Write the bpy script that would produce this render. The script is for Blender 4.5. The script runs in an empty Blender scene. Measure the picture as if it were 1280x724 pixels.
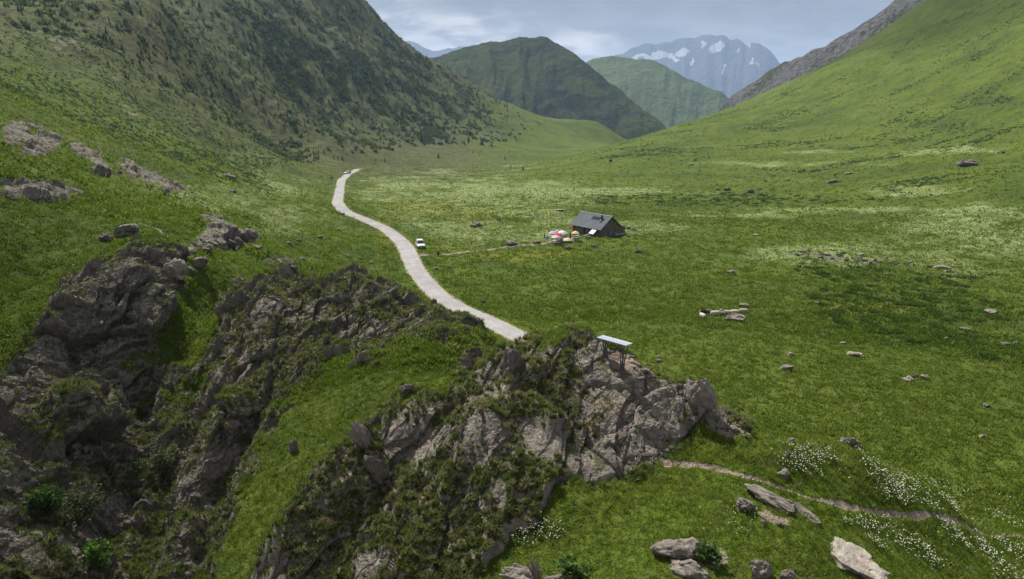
QUICK = False
EXPOSURE, SUN_W, SKY_W = 0.68, 4.9, 0.80
HAZE = 0.85e-4
SKY_OFF = (3.1, 1.7, 0)
import bpy, bmesh, math, random
import numpy as np
from mathutils import Vector, Matrix
random.seed(7); RNG = np.random.default_rng(11)
S = bpy.context.scene
COL = S.collection
R = math.radians
F32 = np.float32

# ------------------------------------------------------------------ camera frame (metres, Y is up the valley)
CAM_H = 28.0
PITCH = R(13.94)
FOC = 854.0
CP, SP = math.cos(PITCH), math.sin(PITCH)

def ray(px, py):
    x = (px - 640.0) / FOC; u = (362.0 - py) / FOC
    return np.array([x, CP + u * SP, -SP + u * CP])

def azel(px, py):
    d = ray(px, py)
    return math.atan2(d[0], d[1]), d[2] / math.hypot(d[0], d[1])

def project(x, y, z):
    zz = z - CAM_H
    f = y * CP - zz * SP
    u = y * SP + zz * CP
    f = np.maximum(f, 0.1)
    return 640 + FOC * x / f, 362 - FOC * u / f

# ------------------------------------------------------------------ noise
_perm = np.random.default_rng(3).permutation(4096).astype(np.int64)
def _hash(ix, iy, iz=0, s=0):
    h = (ix * 374761393 + iy * 668265263 + iz * 2147483647 + s * 1274126177) & 0x7fffffff
    h = ((h ^ (h >> 13)) * 1274126177) & 0x7fffffff
    return ((h ^ (h >> 16)) & 0xffff).astype(F32) / F32(65535)

def vnoise(x, y, s=0):
    ix = np.floor(x).astype(np.int64); iy = np.floor(y).astype(np.int64)
    fx = (x - ix).astype(F32); fy = (y - iy).astype(F32)
    fx = fx * fx * fx * (fx * (fx * 6 - 15) + 10); fy = fy * fy * fy * (fy * (fy * 6 - 15) + 10)
    a = _hash(ix, iy, 0, s); b = _hash(ix + 1, iy, 0, s); c = _hash(ix, iy + 1, 0, s); d = _hash(ix + 1, iy + 1, 0, s)
    return (a + (b - a) * fx) * (1 - fy) + (c + (d - c) * fx) * fy - 0.5

def fbm(x, y, oct=4, s=0, gain=0.5):
    v = 0; a = 1.0; t = 0
    for o in range(oct):
        v = v + a * vnoise(x + 17.3 * o, y - 9.1 * o, s + o); t += a
        ca, sa = math.cos(0.6), math.sin(0.6)
        x, y = (x * ca - y * sa) * 2.03, (x * sa + y * ca) * 2.03
        a *= gain
    return v / t * 2.0        # about -1..1

def facets(x, y, z, s=0):
    """blocky crag noise: every cell of a jittered lattice is a tilted plane; returns value and border distance"""
    ix = np.floor(x).astype(np.int64); iy = np.floor(y).astype(np.int64); iz = np.floor(z).astype(np.int64)
    best = np.full(x.shape, 9e9, F32); second = best.copy(); who = np.zeros(x.shape, np.int8)
    for dx in (-1, 0, 1):
        for dy in (-1, 0, 1):
            for dz in (-1, 0, 1):
                cx, cy, cz = ix + dx, iy + dy, iz + dz
                ox = (cx + _hash(cx, cy, cz, s) - x).astype(F32)
                oy = (cy + _hash(cx, cy, cz, s + 1) - y).astype(F32)
                oz = (cz + _hash(cx, cy, cz, s + 2) - z).astype(F32)
                d = ox * ox + oy * oy + oz * oz
                near = d < best
                second = np.where(near, best, np.minimum(second, d))
                who[near] = (dx + 1) * 9 + (dy + 1) * 3 + dz + 1; best = np.where(near, d, best)
    cx, cy, cz = ix + who // 9 - 1, iy + who // 3 % 3 - 1, iz + who % 3 - 1
    ox = (cx + _hash(cx, cy, cz, s) - x).astype(F32); oy = (cy + _hash(cx, cy, cz, s + 1) - y).astype(F32); oz = (cz + _hash(cx, cy, cz, s + 2) - z).astype(F32)
    val = _hash(cx, cy, cz, s + 6) - 0.5 + 1.3 * ((_hash(cx, cy, cz, s + 3) - 0.5) * ox + (_hash(cx, cy, cz, s + 4) - 0.5) * oy + (_hash(cx, cy, cz, s + 5) - 0.5) * oz)
    return val, np.sqrt(second) - np.sqrt(best)

def sstep(a, b, x):
    t = np.clip((x - a) / (b - a), 0, 1)
    return t * t * (3 - 2 * t)

# ------------------------------------------------------------------ survey points of the ground
P = []      # az, ln r, f = z / r
def add(az, r, z): P.append((az, math.log(r), z / r))
def vr(px, py, r):                       # a visible point at horizontal range r
    a, t = azel(px, py); add(a, r, CAM_H + r * t)
def vz(px, py, z):                       # a visible point at height z
    a, t = azel(px, py); add(a, (CAM_H - z) / -t, z)
def hz(px, py, r, z):                    # a point out of sight behind a crest
    a, t = azel(px, py); add(a, r, z)

# valley floor
for px, py, z in [(1280,330,.6),(1280,400,.2),(1280,500,0),(1270,600,0),(1180,560,0),(1100,450,0),(1090,520,0),(1000,400,0),(1000,500,0),(950,470,0),
                  (900,420,0),(800,350,0),(800,300,0),(700,370,0),(650,330,0),(650,260,0),(600,300,0),(560,340,0.3),(700,230,0),
                  (820,260,0),(900,300,0),(1000,310,0),(1120,350,0),(1150,310,.5),(1000,250,.4),(600,390,0.2),(660,400,0),(760,390,0),(850,420,0),
                  (640,217,-1),(560,222,0),(480,232,.2),(500,290,.3),(1400,480,0.2),(1400,380,1.),(900,360,0),(740,290,0),(740,320,0),(680,300,0)]:
    vz(px, py, z)
# road side, left meadow
for px, py, z in [(420,250,1.2),(440,216,.3),(449,213.2,.2),(430,222,.6),(445,222,.2),(456,214,0),(430,290,1.5),(480,340,.8),(540,380,.4),(390,225,3)]: vz(px, py, z)
for q in [(360,300,125),(330,270,135),(380,330,112),(330,325,95),(300,240,190),(250,200,235),(350,200,330),(300,190,330),(408,203,420),
          (200,170,260),(130,150,235),(60,130,215),(0,110,200),(-80,90,190),(-200,60,170)]: vr(*q)
# right slope
for q in [(1280,260,225),(1280,200,330),(1280,130,430),(1280,60,530),(1280,0,620),(1140,200,340),(1140,130,500),(1150,78,600),(1150,35,690),
          (1000,215,350),(1000,170,480),(1000,120,620),(1012,97,690),(1120,45,740),(1222,4,720),(958,125,690),(900,143,660),(840,160,640),(775,177,560),(702,206,440),
          (900,190,430),(820,195,430),(760,200,420),(1280,-90,760),(1400,60,430),(1400,200,260),(1400,-50,600),(1400,-170,800)]: vr(*q)
for px, py, r, z in [(1120,45,1000,125),(950,125,900,50),(840,160,850,16),(775,177,760,4),(702,206,600,-9),(1222,4,1000,165),(1280,-90,1100,210),(1400,-170,1200,260),
                     (1180,2,1700,150),(1085,45,1700,100),(950,125,1700,20),(840,160,1700,-30),(1300,-90,1700,190)]: hz(px, py, r, z)
# left hillside and the big left mountain
for q in [(0,60,300),(0,17,400),(100,20,430),(60,90,290),(150,100,330),(130,50,410),(200,60,440),(200,8,500),(240,130,400),(300,150,480),(320,100,560),(300,60,600),(300,0,690),(400,150,600),
          (380,100,650),(400,50,730),(394,0,820),(480,120,730),(508,57,900),(460,90,740),(550,82,960),(592,108,1000),(640,130,1020),(680,147,1050),(705,149,1055),(725,150,1060),(748,152,1060),(760,160,1050),(768,172,1020),(775,184,980),
          (450,205,470),(500,190,540),(560,200,560),(600,170,720),(640,203,600),(660,180,800),(700,196,640),(740,190,760),(550,150,760),(330,180,420),(420,185,480),
          (-100,0,330),(-100,60,230),(-200,-20,330),(300,-80,820),(200,-70,760),(400,-60,900)]: vr(*q)
for px, py, r, z in [(0,17,520,92),(100,20,560,98),(430,0,1000,150),(520,57,1100,105),(600,108,1200,30),(700,150,1250,0),(745,153,1180,-35),(768,172,1150,-50),(700,150,1180,-10),
                     (300,-80,1100,200),(430,0,1700,100),(600,108,1700,-20),(745,153,1700,-50),(300,-80,1700,170),(0,17,900,140),(0,17,1700,150),(100,20,1000,150)]: hz(px, py, r, z)
# near left slope, the rock band and its hollow
for q in [(100,178,135),(60,180,125),(0,170,118),(0,230,96),(60,250,98),(130,280,92),(200,260,108),(230,237,140),(160,205,140),(270,275,110),(300,298,98),(240,300,92),
          (50,350,78),(0,400,67),(100,300,85),(170,300,80),(230,290,92),(-100,300,75),(-100,420,60)]: vr(*q)
for px, py, r, z in [(100,178,160,21),(0,170,150,26),(165,205,165,14.5)]: hz(px, py, r, z)
# left cliff
for q in [(222,311,74),(160,314,72),(100,348,67),(60,400,61),(0,472,55),(190,360,66),(150,430,61.5),(100,440,60),(90,480,56.5),(40,510,52),(100,520,51.5),(0,560,46.5),(60,600,45),(0,640,41),(0,724,36),
          (150,560,49),(150,640,44),(80,680,40.5),(100,724,38),(180,470,58),(-100,560,42),(-100,724,33)]: vr(*q)
# left green gully
for q in [(330,335,84),(290,370,73),(255,400,68),(235,450,61),(215,500,55.5),(200,590,47.5),(190,660,42)]: vr(*q)
# central rock mass
for q in [(300,367,60.5),(350,346,62),(400,345,62.5),(450,339,63),(490,352,63),(530,378,63),(605,404,63),(400,385,58.5),(460,390,58),(400,430,54),(300,430,55.5),(270,465,54.5),(300,500,50),(350,480,50.5),(500,405,57),(270,560,46.5),(250,640,42),(220,724,37.5)]: vr(*q)
for px, py, r, z in [(450,339,72,10.5),(450,339,85,5),(450,339,100,2),(530,378,75,5),(605,404,75,3.5),(350,346,74,12),(605,404,90,.6),(530,378,95,1.2)]: hz(px, py, r, z)
# middle gully
for q in [(590,420,54),(545,435,50),(480,468,46.5),(425,515,44),(360,575,41.5),(310,640,39),(260,700,36.8),(240,724,35.5)]: vr(*q)
# sign knoll and the rib running down left of it
for q in [(735,413,32.6),(700,418,32.8),(640,434,33.8),(590,452,34.2),(560,470,33.6),(490,492,33.2),(440,545,31.2),(390,592,30),(340,680,28.4),(310,724,27.4),
          (768,460,31),(790,447,31.6),(830,476,31.4),(870,505,31.2),(925,532,31.6),(760,500,29.2),(700,500,29.2),(640,500,29.6),(600,540,28.2),(520,560,28.6),(800,520,29.),(850,545,29.6),(800,577,27.4),(740,570,26.8),(700,600,25.6),(640,600,26),
          (520,620,26.6),(450,640,27),(600,680,23.8),(500,700,24.4),(400,724,25.2),(640,660,24.2),(600,724,22.4),
          (700,660,23.8),(700,724,21.6),(800,640,24.8),(850,724,21.4),(850,660,24),(900,585,28.4),(960,560,30.4),(1000,620,28.6),(1000,700,24.6),(1000,724,23.8),
          (1060,560,34),(1160,604,38.6),(1280,664,45),(1100,640,31.8),(1200,656,37.6),(1280,672,43.4),(1280,724,39),(1100,724,26.4),(1190,700,33),(1400,720,52)]: vr(*q)
for px, py, r, z in [(735,413,37,14.5),(735,413,43,9.5),(735,413,52,4),(735,413,64,.8),(640,434,38,12),(640,434,45,8),(560,470,39,11),(490,492,39,9.6),(440,545,36,9.2),(390,592,35,7.8),(340,680,32.5,6.5),(310,724,31,5),
                     (830,476,37,11),(830,476,45,5),(830,476,56,.8),(925,532,37,9.5),(925,532,44,4.5),(925,532,54,.5),(1060,560,40,6.5),(1060,560,48,1.6),(1160,604,46,2.5),(640,434,56,4.5),(640,434,66,1.5),
                     (850,724,16,11.5),(850,724,8,9),(600,724,16,10),(600,724,8,9),(1100,724,16,9.5),(1100,724,8,8.5),(300,724,20,5),(300,724,8,5),(0,724,20,2),(0,724,8,3),(1400,724,16,6),(1400,724,8,7)]: hz(px, py, r, z)

P = np.array(P)
def tps_fit(P):
    n = len(P)
    d2 = (P[:, None, 0] - P[None, :, 0]) ** 2 + (P[:, None, 1] - P[None, :, 1]) ** 2
    K = 0.5 * d2 * np.log(d2 + 1e-12)
    K += np.eye(n) * 2e-5
    A = np.zeros((n + 3, n + 3)); A[:n, :n] = K
    A[:n, n] = 1; A[:n, n + 1:] = P[:, :2]; A[n, :n] = 1; A[n + 1:, :n] = P[:, :2].T
    b = np.zeros(n + 3); b[:n] = P[:, 2]
    return np.linalg.solve(A, b)
W = tps_fit(P)
def tps(az, lr):
    out = np.empty(az.shape, F32)
    fa, fl, fo = az.ravel(), lr.ravel(), out.ravel()
    pa, pl, w = P[:, 0].astype(F32), P[:, 1].astype(F32), W[:len(P)].astype(np.float64)
    for i in range(0, fa.size, 40000):
        a = fa[i:i + 40000, None].astype(F32); l = fl[i:i + 40000, None].astype(F32)
        d2 = (a - pa) ** 2 + (l - pl) ** 2
        d2 = 0.5 * d2 * np.log(d2 + F32(1e-12))
        fo[i:i + 40000] = d2.astype(np.float64) @ w + W[-3] + W[-2] * a[:, 0] + W[-1] * l[:, 0]
    return out

# grid: azimuth x log range, finer near the camera where the crags are
AZ0, AZ1 = -0.86, 0.86
NA = 1440 if not QUICK else 560
AZ = np.linspace(AZ0, AZ1, NA)
q = 1 if not QUICK else 2
LR = np.concatenate([np.linspace(math.log(8), math.log(19), 60 // q, endpoint=False),
                     np.linspace(math.log(19), math.log(78), 1280 // q, endpoint=False),
                     np.linspace(math.log(78), math.log(480), 560 // q, endpoint=False),
                     np.linspace(math.log(480), math.log(1700), 300 // q)])
NR = len(LR)
GA, GL = np.meshgrid(AZ, LR, indexing='ij')
# upsample the smooth survey from a coarser lattice by cubic (Catmull-Rom) steps
def cubic_up(c, x0, dx, xs, axis):
    t = (xs - x0) / dx; i = np.clip(np.floor(t).astype(int), 1, c.shape[axis] - 3); f = t - i
    w = [-.5 * f + f**2 - .5 * f**3, 1 - 2.5 * f**2 + 1.5 * f**3, .5 * f + 2 * f**2 - 1.5 * f**3, -.5 * f**2 + .5 * f**3]
    sh = [1, 1]; sh[axis] = -1
    return sum(np.take(c, i + k - 1, axis) * w[k].reshape(sh) for k in range(4))
ca = np.linspace(AZ0 - .02, AZ1 + .02, 420); cl = np.linspace(math.log(7.6), math.log(1800), 900)
C = tps(*np.meshgrid(ca, cl, indexing='ij')).astype(np.float64)
C = cubic_up(C, ca[0], ca[1] - ca[0], AZ, 0)
FZ = cubic_up(C, cl[0], cl[1] - cl[0], LR, 1)
GR = np.exp(GL)
X = GR * np.sin(GA); Y = GR * np.cos(GA); Z = FZ * GR
PX, PY = project(X, Y, Z)

# ------------------------------------------------------------------ regions of the ground (survey outlines, each with its range of distance)
def poly_mask(poly, r0, r1, soft=14.0):
    """signed pixel distance to an outline, as 0..1 with a soft edge"""
    m = (GR > r0) & (GR < r1)
    out = np.full(GR.shape, -1e3, F32)
    px = PX[m]; py = PY[m]
    inside = np.zeros(px.shape, bool); dist = np.full(px.shape, 1e9)
    n = len(poly)
    for i in range(n):
        x1, y1 = poly[i]; x2, y2 = poly[(i + 1) % n]
        cond = ((y1 > py) != (y2 > py))
        with np.errstate(divide='ignore', invalid='ignore'):
            xi = (x2 - x1) * (py - y1) / (y2 - y1 + 1e-9) + x1
        inside ^= cond & (px < xi)
        ex, ey = x2 - x1, y2 - y1
        t = np.clip(((px - x1) * ex + (py - y1) * ey) / (ex * ex + ey * ey + 1e-9), 0, 1)
        dist = np.minimum(dist, np.hypot(px - x1 - t * ex, py - y1 - t * ey))
    out[m] = np.where(inside, dist, -dist) / soft
    return out
def ell(cx, cy, rx, ry, r0, r1, rot=0.0):
    c, s = math.cos(R(rot)), math.sin(R(rot))
    dx, dy = PX - cx, PY - cy
    a = (dx * c + dy * s) / rx; b = (-dx * s + dy * c) / ry
    return np.where((GR > r0) & (GR < r1), 1 - np.sqrt(a * a + b * b), -9).astype(F32)
# ------------------------------------------------------------------ which ground is what
def nz2(s, L, oct=4, seed=0):            # noise over the plan, wavelength L metres
    return fbm(X / L, Y / L, oct, seed)
big = nz2(0, 9, 4, 21); med = nz2(0, 2.6, 4, 31); fin = nz2(0, 0.9, 3, 41)

def region(poly, r0, r1, soft, amp, bias=0.0):
    return poly_mask(poly, r0, r1, soft) + bias + amp * (0.55 * med + 0.45 * big + .35 * fin)
CLIFF = [(-160,560),(0,472),(60,402),(100,345),(160,311),(226,309),(232,335),(222,362),(196,395),(172,430),(142,468),(110,490),(100,520),(40,520),(0,545),(-160,700)]
LOWER = [(-160,560),(0,540),(60,520),(110,490),(150,455),(215,455),(212,500),(225,560),(215,640),(240,740),(-160,760)]
CENTRE = [(262,470),(268,430),(285,395),(300,362),(350,343),(400,340),(450,334),(498,346),(535,376),(614,402),(612,412),(560,412),(500,420),(440,440),(400,452),(380,485),(345,500),(325,545),(300,600),(280,660),(235,740),(205,740),(212,640),(200,560),(215,500)]
KNOLL = [(735,406),(700,414),(640,428),(590,448),(545,478),(500,486),(470,515),(440,540),(390,588),(345,670),(310,740),(580,745),(610,690),(670,650),(700,612),(735,602),(760,580),(820,580),(862,548),(868,520),(930,535),(905,512),(835,470),(800,444),(760,428)]
m_cliff = region(CLIFF, 45, 90, 12, 1.3, .35)
m_lower = region(LOWER, 20, 62, 22, 3.4, -.1)
m_centre = region(CENTRE, 34, 68, 14, 2.6, .15)
m_knoll = region(KNOLL, 20, 36.5, 14, 2.8, -.25)
m_right = region([(905,512),(930,535),(868,522),(862,548),(830,580),(740,604),(690,560),(720,470),(735,406),(800,444),(835,470)], 20, 36.5, 12, 1.2, .25)
bands = [([(20,190),(60,150),(84,170),(76,185),(44,196)],100,170),([(84,172),(100,166),(118,178),(140,206),(136,222),(118,214),(104,198),(88,186)],100,170),
         ([(140,200),(165,196),(200,215),(236,236),(240,248),(200,238),(168,226),(146,216)],100,185),([(0,155),(30,152),(50,178),(30,188),(0,178)],90,150),
         ([(0,225),(60,222),(110,240),(70,252),(0,248)],80,120),([(258,282),(300,285),(324,300),(300,312),(250,312),(216,344),(206,376),(190,376),(212,322),(246,300)],62,130),
         ([(240,268),(280,268),(282,286),(258,290)],80,140),([(330,318),(370,326),(372,334),(330,330)],70,130)]
m_band = np.full(GR.shape, -99, F32)
for b, r0, r1 in bands: m_band = np.maximum(m_band, region(b, r0, r1, 6, 1.5, -.25))
# outcrops on the upper hillsides
gl = nz2(0, 26, 5, 55)
up = region([(0,30),(60,20),(120,30),(240,60),(290,100),(330,160),(250,150),(180,148),(120,140),(60,110),(0,120)], 200, 560, 40, 0, -.1)
crag = nz2(0, 14, 5, 61) + .5 * nz2(0, 40, 3, 62)
m_up = np.where(up > 0, 3.2 * (nz2(0, 7, 5, 66) + .45 * crag - .50) , -9) * np.clip(up * 2, 0, 1) + np.where(up > 0, 0, -9)
m_mtn = region([(240,40),(600,110),(700,210),(300,230)], 420, 1100, 40, 0) ; m_mtn = np.where(m_mtn > 0, 4 * (crag - .72), -9)
slope_r = np.where((GA > .1) & (GR > 300) & (Z > 4), 5 * (nz2(0, 22, 5, 63) - .78), -9)
stone = poly_mask([(955,318),(1000,306),(1050,312),(1110,322),(1160,334),(1150,342),(1060,332),(990,326)], 100, 260, 5) + 2.4 * nz2(0, 3.5, 4, 64) - 1.6
ROCKV = np.maximum.reduce([m_cliff, m_lower, m_centre, m_knoll, m_right, m_band, m_up, m_mtn, slope_r, stone])
zone = sstep(-.9, .5, np.maximum.reduce([m_cliff, m_lower + .2, m_centre, m_knoll, m_right, m_band]))
solid = sstep(-.2, .8, np.maximum.reduce([m_cliff, m_right, m_band]))

# ------------------------------------------------------------------ the road's bed
RPX = [(452,211.3),(443,214.5),(434.7,218),(426.5,226),(424,240),(421,253),(429,264),(458,275.5),(485,288),(503,303),(511,317),(517,333),(530,352),(553,375.5),(586,392.5),(619,405),(646,420),(690,438)]
def smooth_line(p, n):
    d = np.r_[0, np.cumsum(np.hypot(*np.diff(p, axis=0).T))]
    t = np.linspace(0, d[-1], n); q = np.stack([np.interp(t, d, p[:, 0]), np.interp(t, d, p[:, 1])], 1)
    for _ in range(20 * n // 200):
        q[1:-1] = .25 * q[:-2] + .5 * q[1:-1] + .25 * q[2:]
    return q
def world_line(pts, rmin=19, n=160):
    q = []
    for px, py in pts:
        a, t = azel(px, py)
        ia = int(round((a - AZ0) / (AZ[1] - AZ0)))
        e = (Z[ia] - CAM_H) / GR[ia]
        j = np.argmax((e > t) & (GR[ia] > rmin)); r = GR[ia, j]
        q.append((r * math.sin(a), r * math.cos(a)))
    return smooth_line(np.array(q), n)
ROAD = world_line(RPX, 78, 240)
def base_z(x, y):
    a = np.arctan2(x, y); l = np.log(np.hypot(x, y))
    i = np.clip((a - AZ0) / (AZ[1] - AZ0), 0, NA - 1.001); j = np.clip(np.interp(l, LR, np.arange(NR)), 0, NR - 1.001)
    i0 = i.astype(int); j0 = j.astype(int); u = i - i0; v = j - j0
    return (Z[i0, j0] * (1-u) * (1-v) + Z[i0+1, j0] * u * (1-v) + Z[i0, j0+1] * (1-u) * v + Z[i0+1, j0+1] * u * v)
ROADZ = base_z(ROAD[:, 0], ROAD[:, 1])
for _ in range(60): ROADZ[1:-1] = .25 * ROADZ[:-2] + .5 * ROADZ[1:-1] + .25 * ROADZ[2:]
def line_dist(line, r0, r1, reach):
    """distance from every ground vertex in range to a polyline, and index of the nearest point"""
    m = np.where(((GR > r0) & (GR < r1)).ravel())[0]
    x0, x1 = line[:, 0].min() - reach, line[:, 0].max() + reach; y0, y1 = line[:, 1].min() - reach, line[:, 1].max() + reach
    xs, ys = X.ravel()[m], Y.ravel()[m]
    k = (xs > x0) & (xs < x1) & (ys > y0) & (ys < y1); m, xs, ys = m[k], xs[k], ys[k]
    D = np.full(X.size, 1e3, F32); I = np.zeros(X.size, np.int32)
    for i in range(0, m.size, 60000):
        d = (xs[i:i+60000, None] - line[:, 0]) ** 2 + (ys[i:i+60000, None] - line[:, 1]) ** 2
        j = d.argmin(1); D[m[i:i+60000]] = np.sqrt(d[np.arange(len(j)), j]); I[m[i:i+60000]] = j
    return D.reshape(X.shape), I.reshape(X.shape)
RD, RI = line_dist(ROAD, 55, 480, 12)
ROAD_HALF = 1.72
bed = 1 - sstep(ROAD_HALF + .4, ROAD_HALF + 4.5, RD)
Z = Z * (1 - bed) + (ROADZ[RI]) * bed

TRACK = world_line([(522,320.5),(547,318.6),(579,315.3),(612,312.3),(645,308.8),(678,305),(700,301),(716,299)])
TD, _ = line_dist(TRACK, 90, 260, 4)
PATH = world_line([(830,577),(870,578),(905,586),(945,600),(985,613),(1020,624),(1060,632),(1100,640),(1150,647),(1200,655),(1260,667),(1310,680)])
PD, _ = line_dist(PATH, 18, 60, 3)
DITCH = world_line([(118,250),(132,262),(150,272),(178,280),(200,287),(214,298),(232,308),(256,308)])
DD, _ = line_dist(DITCH, 60, 130, 3)
KPATH = world_line([(596,498),(630,515),(650,535),(670,556),(700,572),(745,578)])
KD, _ = line_dist(KPATH, 20, 34, 2)
for pts, dep, wid in [([(186,468),(165,530),(130,600),(95,660),(55,730)],2.6,1.5),([(246,470),(228,540),(203,600),(178,660),(150,735)],1.5,1.1),([(330,500),(290,560),(262,630),(230,735)],1.1,.9),([(120,485),(75,560),(25,640)],-1.3,1.3),
                      ([(212,480),(170,565),(122,640),(78,735)],-1.3,1.0),([(290,520),(252,590),(195,735)],-1.0,1.0),([(60,520),(20,600),(-30,690)],1.6,1.2),([(560,500),(500,570),(430,660),(390,735)],.6,.8),([(500,490),(450,545),(400,600),(350,680)],-.5,.6),([(660,470),(620,520),(560,610),(500,720)],-.5,.7)]:
    ln = world_line(pts, n=90); ld, _ = line_dist(ln, 19, 64, 5); Z -= dep * np.exp(-(ld / wid) ** 2) * (1 + .3 * med)
lane = 1 - sstep(.03, .24, PD + .12 * fin); 
Z -= .05 * lane + .35 * (1 - sstep(.15, .9, DD))

# ------------------------------------------------------------------ relief
e1 = np.gradient(np.stack([X, Y, Z], -1), axis=0); e2 = np.gradient(np.stack([X, Y, Z], -1), axis=1)
N = np.cross(e2, e1); N /= np.linalg.norm(N, axis=-1, keepdims=True) + 1e-12
N = np.where(N[..., 2:] < 0, -N, N)
off_road = 1 - bed
far = sstep(70, 140, GR)
lift = (nz2(0, 2.2, 4, 71) * .13 + nz2(0, .6, 3, 72) * .07) * (1 - .75 * solid) * (GR < 90)
lift = lift + np.where(GR >= 60, (nz2(0, 1.5, 4, 73) * .22 + nz2(0, 9, 4, 74) * .5) * sstep(60, 90, GR), 0) * off_road * np.clip(GR / 160, .6, 1.4)
hill = sstep(6, 22, np.abs(Z)) * sstep(180, 330, GR)
left = sstep(.05, -.12, GA)
lift = lift + hill * (nz2(0, 70, 5, 75) * (5.0 * left + 3.0) + nz2(0, 17, 4, 76) * (1.8 * left + .6)) + hill * sstep(350, 500, GR) * nz2(0, 5, 3, 77) * (1.1 * left + .45)
lift = lift * off_road + np.where(GR < 480, 0, 0)
rockw = np.clip(zone, 0, 1)
sel = (rockw > .01)
sx, sy, sz = X[sel], Y[sel], Z[sel]
wx = 0.5 * fbm(sx / 3, sy / 3, 3, 81); wy = 0.5 * fbm(sx / 3, sy / 3, 3, 82); wz = .4 * fbm(sx / 2, (sy + sz) / 2, 3, 83)
# bedding runs away from the lens and climbs: long axis u, slab normal w
U = np.array([.34, .90, .28]); U /= np.linalg.norm(U); Wn = np.array([.80, -.36, .48]); Wn -= U * (U @ Wn); Wn /= np.linalg.norm(Wn); V = np.cross(U, Wn)
cu = sx * U[0] + sy * U[1] + sz * U[2] + wx; cw = sx * Wn[0] + sy * Wn[1] + sz * Wn[2] + wy; cv = sx * V[0] + sy * V[1] + sz * V[2] + wz
scl = np.clip(GR[sel] / 40, .75, 1.6)
disp = np.zeros(sx.shape, F32); crack = np.ones(sx.shape, F32)
for L, A, s in ((6.5, 1.55, 91), (2.5, .62, 101), (1.0, .22, 111), (.42, .10, 121), (.19, .04, 131)):
    if QUICK and L < .3: continue
    if L > 5: A = A * (1 - .62 * sstep(-.2, .6, np.maximum.reduce([m_knoll, m_centre, m_right])[sel]))
    elif L > 2: A = A * (1 - .30 * sstep(-.2, .6, np.maximum.reduce([m_knoll, m_right])[sel]))
    v, b = facets(cu / (L * 1.55), cw / (L * .85), cv / (L * 1.1), s)
    disp += A * v * scl - A * .16 * scl * np.exp(-(b / .06) ** 2)
    crack = np.minimum(crack, sstep(.0, .12, b))
saw = (cw / 1.9 + .35 * fbm(cu / 6, cv / 3, 3, 84)); saw = saw - np.floor(saw)
disp += (.55 * saw - .25) * scl * .45
bed_ = cw / .34 + .5 * fbm(cu / 3, cv / 1.2, 3, 86); bed_ = np.abs(bed_ - np.floor(bed_) - .5); disp += .07 * scl * (bed_ - .25) * sstep(-.4, .3, fbm(cu / 4, cv / 2, 3, 87))
disp += .08 * fbm(sx / .5, (sy + sz) / .5, 4, 85)
D = np.zeros(GR.shape, F32); D[sel] = disp * rockw[sel]; D *= np.where(GR > 76, .6, 1)
flat_top = ell(778, 462, 30, 16, 28, 34, 10)                       # trodden ground round the table
D *= 1 - .9 * sstep(-.3, .5, flat_top)
D = D * (1 - lane) * (1 - .7 * (1 - sstep(.2, 1.0, KD)))
H = D * (.35 + .65 * (1 - sstep(150, 250, GR)))
X = X + N[..., 0] * H * .9; Y = Y + N[..., 1] * H * .9; Z = Z + N[..., 2] * H + lift
e1 = np.gradient(np.stack([X, Y, Z], -1), axis=0); e2 = np.gradient(np.stack([X, Y, Z], -1), axis=1)
N = np.cross(e2, e1); N /= np.linalg.norm(N, axis=-1, keepdims=True) + 1e-12
N = np.where(N[..., 2:] < 0, -N, N)
UPN = N[..., 2]

# ------------------------------------------------------------------ ground cover
trod = sstep(-.1, .4, ell(786, 453, 50, 20, 28, 35, 14) + .3 * med)
steep = sstep(.80, .45, UPN)
ROCK = sstep(-.25, .35, ROCKV + (1.6 * steep - .35) * sstep(-1.2, -.2, ROCKV) * (GR < 180))
ledge = sstep(.62, .84, UPN) * sstep(-.35, .25, .7 * med + .6 * fin + .3 * big)
ROCK = ROCK * (1 - ledge * (zone > .05) * (1 - .55 * solid) * (GR < 75) * .95)
SOIL = np.maximum.reduce([lane * (PD < 2), .85 * (1 - sstep(.25, .8, KD + .45 * med)), sstep(-.1, .4, ell(786, 453, 50, 20, 28, 35, 14) + .3 * med),
                          .8 * sstep(.1, .5, ell(885, 520, 45, 16, 28, 36, 35) + .5 * med), .75 * sstep(.1, .6, ell(740, 578, 90, 12, 22, 31, 0) + .4 * med), .8 * sstep(.1, .5, ell(745, 545, 26, 22, 22, 31, 0) + .5 * fin), .75 * sstep(.1, .6, ell(760, 500, 110, 60, 22, 33, 20) * .8 + .6 * med + .5 * fin - .15),
                          .72 * (1 - sstep(.35, 1.0, TD + .6 * fin)), .85 * (1 - sstep(.15, .45, DD + .2 * fin)),
                          .7 * sstep(.1, .6, ell(975, 650, 40, 14, 22, 32, 20) + .5 * fin), .6 * sstep(.0, .6, ell(885, 690, 40, 22, 20, 30, 40) + .6 * fin)]).astype(F32)
ROCK = ROCK * (1 - .85 * trod) * (1 - .8 * sstep(.25, .6, ell(760, 500, 110, 60, 22, 33, 20) * .8 + .6 * med + .5 * fin - .15))
SOIL = np.maximum(SOIL, .85 * sstep(-.15, .35, fin + .6 * med) * sstep(.2, .6, sstep(-.8, .4, m_knoll)) * (1 - ROCK))
SOIL = np.maximum(SOIL, .7 * sstep(.1, .6, fin + .5 * med) * sstep(.2, .7, sstep(-.8, .4, np.maximum(m_lower, m_centre))) * (1 - ROCK))
shoulder = (1 - sstep(ROAD_HALF - .1, ROAD_HALF + .55, RD + .5 * fin))
SOIL = np.maximum(SOIL, shoulder)
pz = np.full(GR.shape, -9, F32)
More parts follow.
